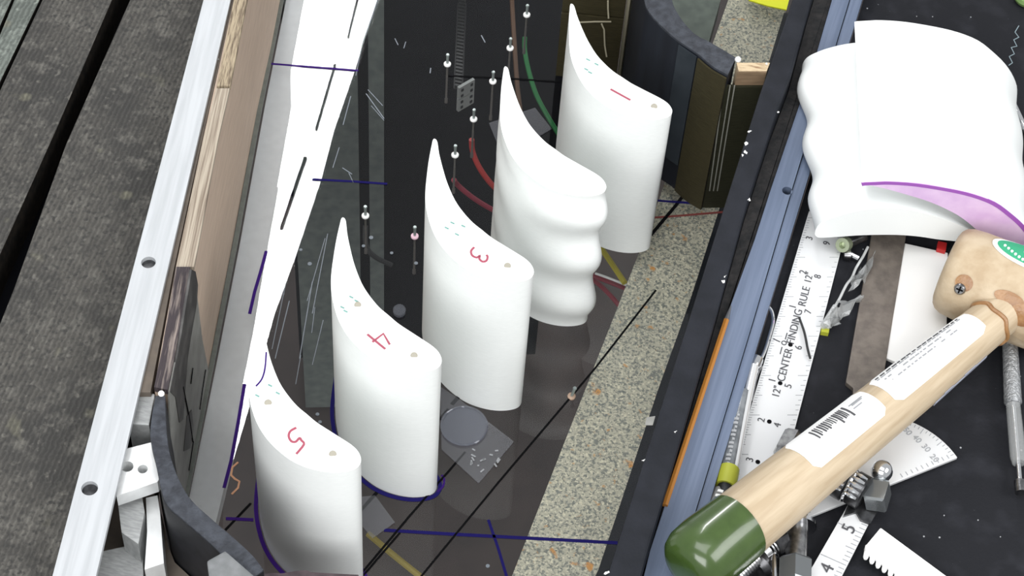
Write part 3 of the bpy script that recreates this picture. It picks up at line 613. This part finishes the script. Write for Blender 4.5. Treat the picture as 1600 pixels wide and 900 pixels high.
def wA(t, j, p):
    s = (xs[j] - x0_) / (x1_ - x0_); g = max(0, 1 - s / .45) ** 1.6
    return hx * (.02 * math.cos(2 * math.pi * (2.95 * t + .04)) * g * min(1, .25 + 4 * t)) + Vector((0, 0, .008 * math.cos(2 * math.pi * 2.95 * t + math.pi) * g))
spa = thing('spare_blade', A0, 'white spare blade with wavy left edge lying flat on the bench', 'blade', 'spare white blades on the bench')
loft('blade_body', secA, SA, BLADE2, spa, 48, wA)
ZT = 1.33
B0 = W(1347, 284, ZT); B1 = W(1335, 34, ZT + .0); SB = B1 - B0
pxB = [(1347, 284), (1370, 282.5), (1392, 282), (1433, 285), (1483, 293), (1520, 301.5), (1553, 314), (1577, 331), (1598, 350), (1612, 370), (1618, 390), (1610, 405), (1592, 408), (1565, 392), (1545, 374), (1524, 356), (1507, 342), (1487, 329.5), (1454, 314.5), (1421, 304), (1384, 293.5), (1360, 288)]
secB = catmull(vert_section(B0, SB, pxB), 3, True)
print('B z', min(p.z for p in secB), max(p.z for p in secB))
hb = Vector((SB.y, -SB.x, 0)).normalized()
if hb.x < 0: hb = -hb
xb = [(p - B0).dot(hb) for p in secB]; b0_, b1_ = min(xb), max(xb)
def wB(t, j, p):
    s = (xb[j] - b0_) / (b1_ - b0_); g = max(0, (s - .55) / .45) ** 1.6
    return hb * (-.008 * (1 - math.cos(2 * math.pi * 2.9 * t)) * g)
spb = thing('spare_blade', Vector((B0.x, B0.y, ZB)), 'white spare blade with purple inked end face, resting on the other spare blade', 'blade', 'spare white blades on the bench')
loft('blade_body', secB, SB, BLADE2, spb, 48, wB)
hn = -Vector((SB.x, SB.y, 0)).normalized(); kB = len(secB)
mk('inked_end_face', [p + hn * .006 for p in secB] + [p + hn * .0005 for p in secB], [tuple(range(kB)), tuple(range(kB, 2 * kB))] + [(i, (i + 1) % kB, (i + 1) % kB + kB, i + kB) for i in range(kB)], PURPLE, spb)
edge = [secB[i] + hn * .007 - Vector((0, 0, .012)) for i in range(0, 27)]
ribbon3('dark_ink_rim', edge, .022, PURPD, spb, .004, hn)
r_ = [W(x, y, ZT - .02) for x, y in [(1545, 252), (1549, 261), (1555, 270)]]
# ================================================================== MALLET
ml = thing('rawhide_mallet', W(1330, 690, ZB), 'wooden mallet with tan round head, labelled handle and green dipped grip', 'mallet')
h0, h1 = W(1567, 487, 1.05), W(1066, 893, 1.11)
hprof = [(0, .105), (.05, .108), (.12, .112), (.3, .128), (.5, .135), (.7, .146), (.84, .152)]
lathe('handle', h0, h1, hprof, WOOD, ml, 32)
lathe('green_grip', h0, h1, [(.838, .15), (.84, .157), (.93, .162), (.965, .156), (.985, .138), (.996, .11), (1, .07)], GREEN, ml, 32)
m0, m1 = W(1477, 416, ZB + .235), W(1665, 492, ZB + .235)
mprof = [(0, .12), (.006, .158), (.02, .184), (.05, .204), (.1, .216), (.2, .222), (.5, .226), (.8, .222), (.95, .212), (1, .18)]
head = lathe('head', m0, m1, mprof, HIDE, ml, 40)
# labels on the handle
lab1 = patch('paper_label', h0, h1, hprof, .10, .405, -.2, 1.32, PAPER, ml, rnd=.25)
lab2 = patch('barcode_label', h0, h1, hprof, .435, .66, -.2, 1.32, PAPER, ml, rnd=.25)
t = .50
for wd, gp, ln in [(.004, .006, .52), (.0015, .003, .4), (.0015, .003, .4), (.003, .004, .42), (.0015, .003, .36), (.0035, .005, .5), (.001, .005, .3), (.0015, .004, .34), (.001, .005, .28), (.0015, .004, .3), (.003, .004, .38), (.002, .004, .34), (.003, .006, .36), (.001, .004, .3), (.003, .006, .38), (.003, .005, .4)]:
    patch('barcode_bar', h0, h1, hprof, t, t + wd, .92 - ln, .98, PRINT, lab2, .008, 1, 6); t += wd + gp
random.seed(3)
for row, (a, u0, u1) in enumerate([(1.12, .125, .39), (.99, .125, .39), (.80, .15, .38), (.6, .16, .37)]):
    u = u0
    while u < u1:
        wd = random.uniform(.004, .016)
        if row < 2 or random.random() < .62: patch('printed_word', h0, h1, hprof, u, min(u + wd, u1), a - .05, a, PRINT if row < 1 else PRINTL, lab1, .007, 1, 2)
        u += wd + random.uniform(.003, .007)
for u, wd in ((.45, .04), (.455, .03), (.465, .025)): patch('printed_word', h0, h1, hprof, u, u + wd, .8 - (u - .45) * 14, .84 - (u - .45) * 14, PRINTL, lab2, .007, 1, 2)
for u0, u1, a in ((.12, .3, 1.3), (.16, .2, 1.2), (.24, .27, 1.2)): patch('grey_label', h0, h1, hprof, u0, u1, -a - .22, -a, mat('grey_print', (150, 154, 168), .6), ml, .005, 4, 4)
# sticker on the head
stk = patch('sticker_border', m0, m1, mprof, .27, .92, -1.42, -.62, WHITE, ml, .006, 14, 14, oval=True)
patch('sticker', m0, m1, mprof, .31, .88, -1.33, -.70, STICK, stk, .01, 14, 14, oval=True)
for i in range(9):
    a = i * 2 * math.pi / 9; patch('rosette_petal', m0, m1, mprof, .575 + .035 * math.cos(a) - .022, .575 + .035 * math.cos(a) + .022, -1.04 + .075 * math.sin(a) - .05, -1.04 + .075 * math.sin(a) + .05, PAPER, stk, .014, 4, 4, oval=True)
for i in range(10):
    u = .36 + .3 * i / 9; a = -.97 + .23 * math.sin(math.pi * min(1, i / 7) * .5)
    patch('sticker_lettering', m0, m1, mprof, u, u + .022, a - .035, a + .035, PAPER, stk, .014, 2, 2, oval=True)
for i in range(6):
    u = .54 + .035 * i; patch('sticker_lettering', m0, m1, mprof, u, u + .022, -1.27, -1.22, PAPER, stk, .014, 2, 2)
# glue and screw where the handle enters
patch('brown_stain', m0, m1, mprof, .13, .27, .0, .36, GLUE, ml, .004, 8, 8, oval=True)
patch('brown_stain', m0, m1, mprof, .44, .68, -.02, .26, GLUE, ml, .004, 8, 8, oval=True)
patch('brown_stain', m0, m1, mprof, .60, .80, .1, .6, GLUE, ml, .005, 8, 8, oval=True)
a_, e1_, e2_ = frame(h0, h1)
tube('glue_bead', [h0 + (h1 - h0) * (.05 + .004 * math.sin(i * 2.1)) + (e1_ * math.cos(i * math.pi / 9) + e2_ * math.sin(i * math.pi / 9)) * .108 for i in range(18)], .012, GLUE, ml, 7, 3, True)
aS, e1S, e2S = frame(m0, m1); ps = m0 + (m1 - m0) * .19; nS = (e1S * math.cos(.33) + e2S * math.sin(.33))
sh = lathe('screw_head', ps + nS * .215, ps + nS * .236, [(0, .03), (.6, .028), (1, .02)], STEEL, ml, 14)
for dd in (aS, nS.cross(aS)): ribbon3('screw_slot', [ps + nS * .239 - dd * .017, ps + nS * .239 + dd * .017], .007, INKK, sh, .003, nS)

# ================================================================== OTHER TOOLS
ru = thing('steel_rule', W(1220, 600, ZB), 'wide white steel rule with printed scale lying beside the blue channel', 'ruler')
rL = [(1264, 330), (1244, 398), (1178, 620), (1150, 773), (1126, 880)]; rL = [(1264, 330), (1178, 620), (1110, 850)]; rR = [(1330, 330), (1255, 620), (1195, 850)]
ZR = ZB + .02
prism('rule_blade', rL + rR[::-1], ZB + .002, ZR, RULE, ru)
def rl_(t, s):   # t 0..1 down the rule, s 0 left edge..1 right
    a = Vector((1264 + (1110 - 1264) * t, 330 + 520 * t)); b = Vector((1330 + (1195 - 1330) * t, 330 + 520 * t)); p = a.lerp(b, s); return (p.x, p.y)
for i in range(150):
    t = .02 + i * .0074
    if t > .95: break
    ln = .20 if i % 16 == 0 else .14 if i % 8 == 0 else .09 if i % 4 == 0 else .06
    if t < .88: ribbon('scale_mark', [rl_(t, .02), rl_(t - .0, .02 + ln)], ZR + .001, .8, PRINTL, ru, .0015)
    if t < .7 and i % 2 == 0: ribbon('scale_mark', [rl_(t, .98), rl_(t, .98 - ln)], ZR + .001, .8, PRINTL, ru, .0015)
def rt(s, at, size, m=PRINT, up_=True, d=1):
    to = (at[0] + 13 * d, at[1] - 50 * d); text('printed_text', s, at, to, ZR + .002, size, m, ru)
rt('CENTER', (1227, 570), .054, PRINT); rt('FINDING', (1242, 510), .054, PRINT); rt('RULE', (1257, 463), .054, PRINT); rt('12"', (1264, 434), .05); rt('12"', (1214, 612), .05)
for s_, at in (('3', (1265, 372)), ('9', (1292, 380)), ('2', (1255, 425)), ('8', (1278, 432)), ('1', (1239, 479)), ('7', (1263, 487)), ('6', (1248, 543)), ('1', (1207, 594)), ('5', (1232, 603)), ('2', (1190, 656)), ('4', (1215, 664)), ('3', (1172, 718)), ('3', (1197, 727))):
    text('printed_number', s_, at, (at[0] + 13, at[1] - 50), ZR + .002, .048, PRINT, ru)
for x, y in ((1235, 539), (1219, 599), (1202, 659), (1184, 722)): solid('centre_dot', circ(W(x, y, ZR), px2u(3.2), 14), ZR, ZR + .003, INKK, ru)
for p in ([(1230, 520), (1227, 530)], [(1222, 542), (1219, 553)], [(1208, 529), (1219, 534)]): ribbon('printed_arrow', p, ZR + .002, 1.6, PRINT, ru, .002)
solid('printed_ring', circ(W(1225, 536, ZR), px2u(4), 14), ZR, ZR + .002, PRINT, ru, holes=[circ(W(1225, 536, ZR), px2u(2.6), 14)])
tag(tube('loose_wire', [W(x, y, ZR + .02) for x, y in [(1249, 497), (1257, 520), (1262, 545), (1266, 560)]], .006, HBLK), 'thin dark wire lying across the white rule', 'wire')

sbp = [(1368, 330), (1422, 330), (1390, 530), (1379, 600), (1372, 650), (1336, 650), (1333, 612), (1333, 606), (1322, 597), (1323, 590)]
tag(prism('steel_scraper', sbp, ZB + .001, ZB + .03, FILE, bevel=.004), 'tarnished brown steel blade lying under the mallet handle', 'scraper')
tag(prism('white_card', [(1414, 380), (1481, 395), (1478, 600), (1384, 559)], ZB + .001, ZB + .02, PAPER, bevel=.003), 'plain white card next to the mallet head', 'card')
tag(prism('red_clip', [(1466, 376), (1480, 379), (1478, 392), (1464, 388)], ZB + .021, ZB + .05, REDP, bevel=.004), 'small red plastic bit beside the mallet head', 'clip')
# plastic bag with twisted neck
bg = thing('plastic_bag_scrap', W(1320, 450, ZB), 'crumpled clear plastic scrap with a yellow end beside the steel blade', 'plastic scrap')
random.seed(11)
tube('twisted_neck', [W(x, y, ZB + .05 + .02 * random.random()) for x, y in [(1356, 386), (1349, 400), (1344, 408), (1337, 420), (1331, 434), (1322, 446), (1312, 466), (1304, 480)]], .007, mat('bag_white', (178, 180, 180), .25), bg, 7)
def crumple(name, pix, zz, n=5):
    P4 = [W(x, y, zz) for x, y in pix]; vs_, fs = [], []
    for i in range(n + 1):
        for j in range(n + 1):
            p = P4[0].lerp(P4[1], i / n).lerp(P4[3].lerp(P4[2], i / n), j / n) + Vector((random.uniform(-.012, .012), random.uniform(-.012, .012), random.uniform(-.03, .03))); vs_.append(p)
    q = len(vs_); vs_ += [v - Vector((0, 0, .004)) for v in vs_]
    for i in range(n):
        for j in range(n):
            a = i * (n + 1) + j; f = (a, a + 1, a + n + 2, a + n + 1); fs += [f, tuple(x + q for x in f)]
    return mk(name, vs_, fs, BAG, bg)
crumple('crumpled_film', [(1304, 478), (1318, 490), (1310, 508), (1286, 508)], ZB + .06); crumple('crumpled_film', [(1336, 428), (1372, 388), (1356, 430), (1326, 460)], ZB + .07); crumple('crumpled_film', [(1308, 474), (1347, 462), (1344, 472), (1314, 496)], ZB + .06, 4)
lathe('white_sleeve', W(1305, 478, ZB + .05), W(1289, 510, ZB + .04), [(0, .012), (.5, .018), (1, .024)], mat('bag_white', (206, 208, 208), .25), bg, 10)
prism('yellow_end', [(1284, 510), (1296, 513), (1295, 520), (1283, 518)], ZB + .002, ZB + .03, OLV, bg)
def ring(name, c, ax, ro, ri, ln, m, parent):
    return lathe(name, c, c + ax * ln, [(0, ri), (0, ro), (1, ro), (1, ri), (.3, ri * .9)], m, parent, 16)
ns = thing('socket_screw', W(1330, 382, ZB), 'small steel socket screws peeking out from under the spare blade', 'screw')
ring('cap_head', W(1322, 381, ZB + .06), Vector((-.3, -.6, .45)).normalized(), .036, .018, .05, mat('greenish_steel', (168, 178, 150), .3, .6), ns); lathe('shank', W(1325, 379, ZB + .06), W(1350, 368, ZB + .06), [(0, .03), (1, .03)], DSTEEL, ns, 12)
n2 = thing('socket_screw', W(1321, 400, ZB), 'tiny clear screw below the socket screw by the plastic scrap', 'screw'); lathe('cap_head', W(1318, 398, ZB + .03), W(1328, 398, ZB + .03), [(0, .025), (1, .03)], STEEL, n2, 12); lathe('shank', W(1330, 398, ZB + .03), W(1342, 404, ZB + .03), [(0, .016), (1, .016)], CHROME, n2, 10)
# protractor and its rule
pr = thing('protractor', W(1377, 766, ZB), 'steel half round protractor lying under the mallet handle', 'protractor')
e0, e1p = W(1260, 816, ZB), W(1493, 722, ZB); cc = (e0 + e1p) / 2; rad = (e1p - e0).length / 2; ax_ = (e1p - e0).normalized(); ay_ = Vector((-ax_.y, ax_.x, 0))
solid('protractor_plate', [cc + ax_ * rad * math.cos(i * math.pi / 40) + ay_ * rad * math.sin(i * math.pi / 40) for i in range(41)], ZB + .022, ZB + .04, RULE, pr, bevel=.003)
for i in range(1, 60):
    a = i * math.pi / 60; dr = ax_ * math.cos(a) + ay_ * math.sin(a); ribbon3('degree_mark', [cc + dr * rad * .98 + Vector((0, 0, ZB + .042 - cc.z)), cc + dr * rad * (.90 if i % 5 == 0 else .94) + Vector((0, 0, ZB + .042 - cc.z))], .003, PRINTL, pr, .002)
for i in range(1, 11):
    b = cc + ax_ * rad * (.2 + .07 * i); ribbon3('degree_mark', [b + ay_ * .01 + Vector((0, 0, .042)), b + ay_ * .03 + Vector((0, 0, .042))], .003, PRINTL, pr, .002)
for s_, at in (('20', (1460, 716)), ('30', (1447, 700)), ('40', (1433, 686)), ('50', (1418, 674))): text('printed_number', s_, at, (at[0] + 10, at[1] + 10), ZB + .042, .042, PRINTL, pr)
r2 = thing('narrow_rule', W(1310, 860, ZB), 'narrow white rule marked 5 and 4 below the protractor', 'ruler')
prism('rule_blade', [(1334, 772), (1372, 795), (1357, 819), (1317, 897), (1270, 985), (1222, 965), (1272, 881), (1317, 803)], ZB + .042, ZB + .06, RULE, r2)
prism('dark_slide', [(1336, 766), (1376, 790), (1360, 818), (1345, 812), (1338, 800), (1318, 806), (1322, 795)], ZB + .06, ZB + .075, DSTEEL, r2)
for i in range(26):
    t = i / 26; x, y = 1355 - 85 * t, 822 + 160 * t; ln = 40 if i % 8 == 2 else 14 if i % 4 == 2 else 9
    ribbon('scale_mark', [(x, y), (x - ln, y - ln * .45)], ZB + .062, 1, PRINTL, r2, .002)
text('printed_number', '5', (1327, 826), (1345, 790), ZB + .063, .085, PRINT, r2); text('printed_number', '4', (1293, 888), (1311, 852), ZB + .063, .085, PRINT, r2)
# hardware
an = thing('acorn_nut', W(1374, 765, ZB), 'polished dome nut with square base on the narrow rule', 'nut')
lathe('nut_body', W(1366, 790, ZB + .13), W(1376, 757, ZB + .13), [(0, .058), (.1, .066), (.9, .066), (1, .058)], mat('nut_grey', (128, 132, 134), .25, .7), an, seg=4, smooth=False, rot=.5)
dcn = W(1378, 736, ZB + .17); lathe('dome', dcn - Vector((0, .05, .01)), dcn + Vector((0, .05, .01)), [(.5 - .5 * math.cos(i * math.pi / 12), max(.001, .05 * math.sin(i * math.pi / 12))) for i in range(13)], CHROME, an, 24); lathe('dome_neck', W(1374, 760, ZB + .13), W(1377, 744, ZB + .15), [(0, .036), (1, .036)], DSTEEL, an, 16)
kk = thing('thumb_screw', W(1335, 755, ZB), 'dark knurled thumb screw beside the dome nut', 'screw')
kn0, kn1 = W(1305, 745, ZB + .14), W(1352, 772, ZB + .14)
lathe('knob_body', kn0, kn1, [(0, .07), (.12, .085), (.42, .085), (.46, .05), (.55, .05), (.58, .08), (.95, .08), (1, .065)], DSTEEL, kk, 28)
for i in range(5):
    for j, u in enumerate((.2, .7)): g = -.8 + i * .32; a_, e1_, e2_ = frame(kn0, kn1); p = kn0 + (kn1 - kn0) * u + (e1_ * math.cos(g) + e2_ * math.sin(g)) * .083; lathe('knurl_ridge', p - a_ * .03, p + a_ * .03, [(0, .006), (.5, .011), (1, .006)], CHROME, kk, 6)
tube('flange_ring', [(kn0 + (kn1 - kn0) * .5) + (e1_ * math.cos(i * math.pi / 10) + e2_ * math.sin(i * math.pi / 10)) * .075 for i in range(20)], .009, CHROME, kk, 6, 1, True)
bt = thing('hex_bolt', W(1245, 850, ZB), 'short steel bolt with washer pointing up the picture under the mallet handle', 'bolt', 'loose bolts by the mallet grip')
b0, b1 = W(1243, 893, ZB + .1), W(1247, 796, ZB + .1)
lathe('bolt_head', W(1242, 915, ZB + .1), W(1243, 876, ZB + .1), [(0, .075), (.1, .08), (.9, .08), (1, .07)], mat('nut_grey', (128, 132, 134), .25, .7), bt, hexed=True)
lathe('shank', W(1243, 875, ZB + .1), W(1246, 822, ZB + .1), [(0, .048), (1, .048)], STEEL, bt, 20)
lathe('washer', W(1246, 824, ZB + .1), W(1246, 819, ZB + .1), [(0, .085), (1, .085)], CHROME, bt, 24); lathe('threaded_tip', W(1246, 820, ZB + .1), W(1248, 800, ZB + .1), [(0, .036), (.2, .042), (.3, .036), (.5, .042), (.6, .036), (.9, .04), (1, .03)], DSTEEL, bt, 16)
bt2 = thing('hex_bolt', W(1185, 865, ZB), 'dark threaded bolt with ringed hex nut beside the green grip', 'bolt', 'loose bolts by the mallet grip')
pr_ = [(0, .03)]
for i in range(10): pr_ += [(.03 + i * .055, .042), (.055 + i * .055, .036)]
pr_ += [(.62, .036), (.63, .06), (.75, .062), (.76, .045), (.78, .068), (.81, .068), (.82, .05), (.84, .068), (.87, .068), (.88, .05)]
lathe('threaded_shank', W(1148, 905, ZB + .09), W(1208, 846, ZB + .09), pr_, STEEL, bt2, 18); lathe('hex_nut', W(1203, 850, ZB + .09), W(1224, 838, ZB + .09), [(0, .065), (.1, .072), (.9, .072), (1, .06)], DSTEEL, bt2, hexed=True)
lathe('round_boss', W(1180, 890, ZB + .05), W(1200, 868, ZB + .05), [(0, .05), (.3, .075), (1, .075)], DSTEEL, bt2, 18)
nd = thing('steel_pin', W(1210, 880, ZB), 'thin bright steel pin between the two bolts', 'pin'); lathe('pin_shaft', W(1209, 862, ZB + .12), W(1211, 930, ZB + .12), [(0, .006), (.2, .014), (1, .016)], CHROME, nd, 10)
hx_ = thing('hex_bolt', W(1240, 690, ZB), 'chrome hex bolt head standing above the handle on the white rule', 'bolt'); lathe('hex_body', W(1226, 712, ZB + .07), W(1243, 680, ZB + .07), [(0, .055), (.1, .062), (.85, .062), (1, .05)], STEEL, hx_, hexed=True); lathe('neck', W(1216, 730, ZB + .07), W(1228, 710, ZB + .07), [(0, .03), (1, .03)], CHROME, hx_, 14)
# chrome rod, wire loop and printed tube by the channel
cr_ = thing('chrome_rod', W(1155, 680, ZB), 'bright chrome rod with a wire loop between rule and blue channel', 'rod')
tube('rod', [W(x, y, ZB + .1) for x, y in [(1178, 572), (1170, 610), (1160, 660), (1152, 705), (1146, 740), (1141, 774)]], .022, mat('white_chrome', (236, 237, 238), .15, .6), cr_, 12)
lathe('rod_eye', W(1174, 578, ZB + .05), W(1186, 556, ZB + .05), [(0, .02), (.4, .034), (.8, .03), (1, .012)], CHROME, cr_, 12)
tube('wire_loop', [W(x, y, ZB + .05) for x, y in [(1199, 478), (1206, 487), (1208, 502), (1203, 522), (1196, 545), (1189, 560), (1184, 562)]], .008, CHROME, cr_, 8)
tube('wire_loop', [W(x, y, ZB + .04) for x, y in [(1190, 572), (1183, 585), (1178, 605), (1174, 625)]], .007, STEEL, cr_, 8)
pt = thing('printed_tube', W(1135, 700, ZB), 'clear printed tube with olive tape band and grey cap next to the blue channel', 'tube')
lathe('barrel', W(1162, 612, ZB + .1), W(1133, 752, ZB + .1), [(0, .03), (1, .036)], mat('smoky_tube', (96, 100, 104), .25, .2, c2=(130, 134, 138), scale=20), pt, 14)
tprof = [(0, .03), (1, .036)]
for i in range(13): patch('printed_word', W(1162, 612, ZB + .1), W(1133, 752, ZB + .1), tprof, .3 + i * .045, .325 + i * .045, -.1, .5 - .3 * (i % 3 == 0), PRINTL, pt, .004, 1, 3)
lathe('tape_band', W(1140, 732, ZB + .1), W(1133, 760, ZB + .1), [(0, .046), (.5, .049), (1, .045)], OLV, pt, 14); lathe('collar', W(1134, 758, ZB + .1), W(1130, 776, ZB + .1), [(0, .036), (1, .03)], DSTEEL, pt, 14)
cp0, cp1 = W(1134, 770, ZB + .07), W(1116, 806, ZB + .07); lathe('grey_cap', cp0, cp1, [(0, .05), (.1, .06), (1, .062)], mat('cap_grey', (126, 126, 124), .5), pt, 18)
for i in range(3): patch('cap_marking', cp0, cp1, [(0, .06), (1, .062)], .25 + .2 * i, .35 + .2 * i, .2, .6, PAPER, pt, .005, 1, 3)
lathe('black_end', W(1117, 804, ZB + .07), W(1104, 828, ZB + .07), [(0, .055), (1, .05)], BLACK, pt, 16)
# comb
cm = thing('white_comb', W(1420, 880, ZB), 'white plastic comb with short teeth at the bottom right', 'comb')
prism('spine', [(1376, 824), (1520, 930), (1490, 955), (1352, 859), (1352, 853)], ZB + .045, ZB + .08, WHITE, cm, bevel=.006)
for i in range(11):
    x, y = 1353 + 9.6 * i, 857 + 6.7 * i; lathe('tooth', W(x + 3, y - 4, ZB + .062), W(x - 1, y + 17, ZB + .058), [(0, .0115), (.85, .0115), (1, .007)], WHITE, cm, 8)
# scriber on the right
sc_ = thing('knurled_scriber', W(1583, 640, ZB), 'knurled steel scriber with clear sheath lying upright at the right edge', 'scriber')
KN = mat('knurled_steel', (168, 170, 172), .35, .5, c2=(120, 122, 124), scale=60, bump=.5, bscale=80)
lathe('knurled_grip', W(1577.5, 526, ZB + .06), W(1583, 632, ZB + .06), [(0, .036), (.97, .042), (1, .034)], KN, sc_, 18)
lathe('clear_sheath', W(1583, 633, ZB + .06), W(1592, 724, ZB + .06), [(0, .034), (.9, .038), (1, .03)], BAG, sc_, 16)
lathe('steel_point', W(1583, 632, ZB + .06), W(1594, 760, ZB + .06), [(0, .014), (1, .013)], CHROME, sc_, 12); lathe('end_cap', W(1593, 752, ZB + .06), W(1595, 770, ZB + .06), [(0, .026), (1, .026)], STEEL, sc_, 14)
rd = thing('steel_rod', W(1592, 180, ZB), 'slim steel rod emerging behind the right spare blade', 'rod'); lathe('rod', W(1580, 152, ZB + .04), W(1603, 206, ZB + .04), [(0, .012), (.8, .018), (.82, .03), (1, .03)], CHROME, rd, 12)
lathe('rod_tip', W(1603, 206, ZB + .04), W(1625, 256, ZB + .04), [(0, .02), (1, .015)], STEEL, rd, 12)
tag(tube('green_scrap', [W(x, y, ZB + .03) for x, y in [(1590, -8), (1597, 1), (1606, 4), (1616, 0)]], .028, mat('green_scrap', (110, 140, 80), .6), sm=4), 'small green scrap at the top right corner', 'scrap')

# ================================================================== CEILING LAMP mirrored in the clear plate
ZL = 17.0
def mirror(px, py):
    q = W(px, py, 0); r = q - CAM; return q + Vector((r.x, r.y, -r.z)) * (ZL / -r.z)
cl = thing('ceiling_lamp', mirror(470, 200) + Vector((0, 0, .5)), 'long bright ceiling lamp mirrored as a white band in the clear plate', 'lamp')
LM = emit('lamp_diffuser', (255, 255, 255), 42)
lq = [mirror(*p) for p in [(540, -330), (700, -330), (586, 0), (551, 107), (522, 191), (502, 267), (462, 387), (428, 480), (384, 640), (366, 700), (350, 740), (346, 720), (362, 640), (383, 540), (390, 460), (402, 392), (433, 231), (455, 107), (475, 0)]]
solid('diffuser', lq, ZL, ZL + .2, LM, cl)
for p in ([(562, -6), (559, -6), (543, 62), (545, 62)], [(525, 105), (522, 105), (493, 205), (496, 205)], [(480, 250), (475, 250), (438, 360), (442, 360)], [(412, 395), (407, 395), (385, 530), (391, 530)]):
    solid('dash_blocker', [mirror(*x) for x in p], ZL - .08, ZL - .01, BLACK, cl)  # unseen bars added to cut dark dashes into the lamp's reflection
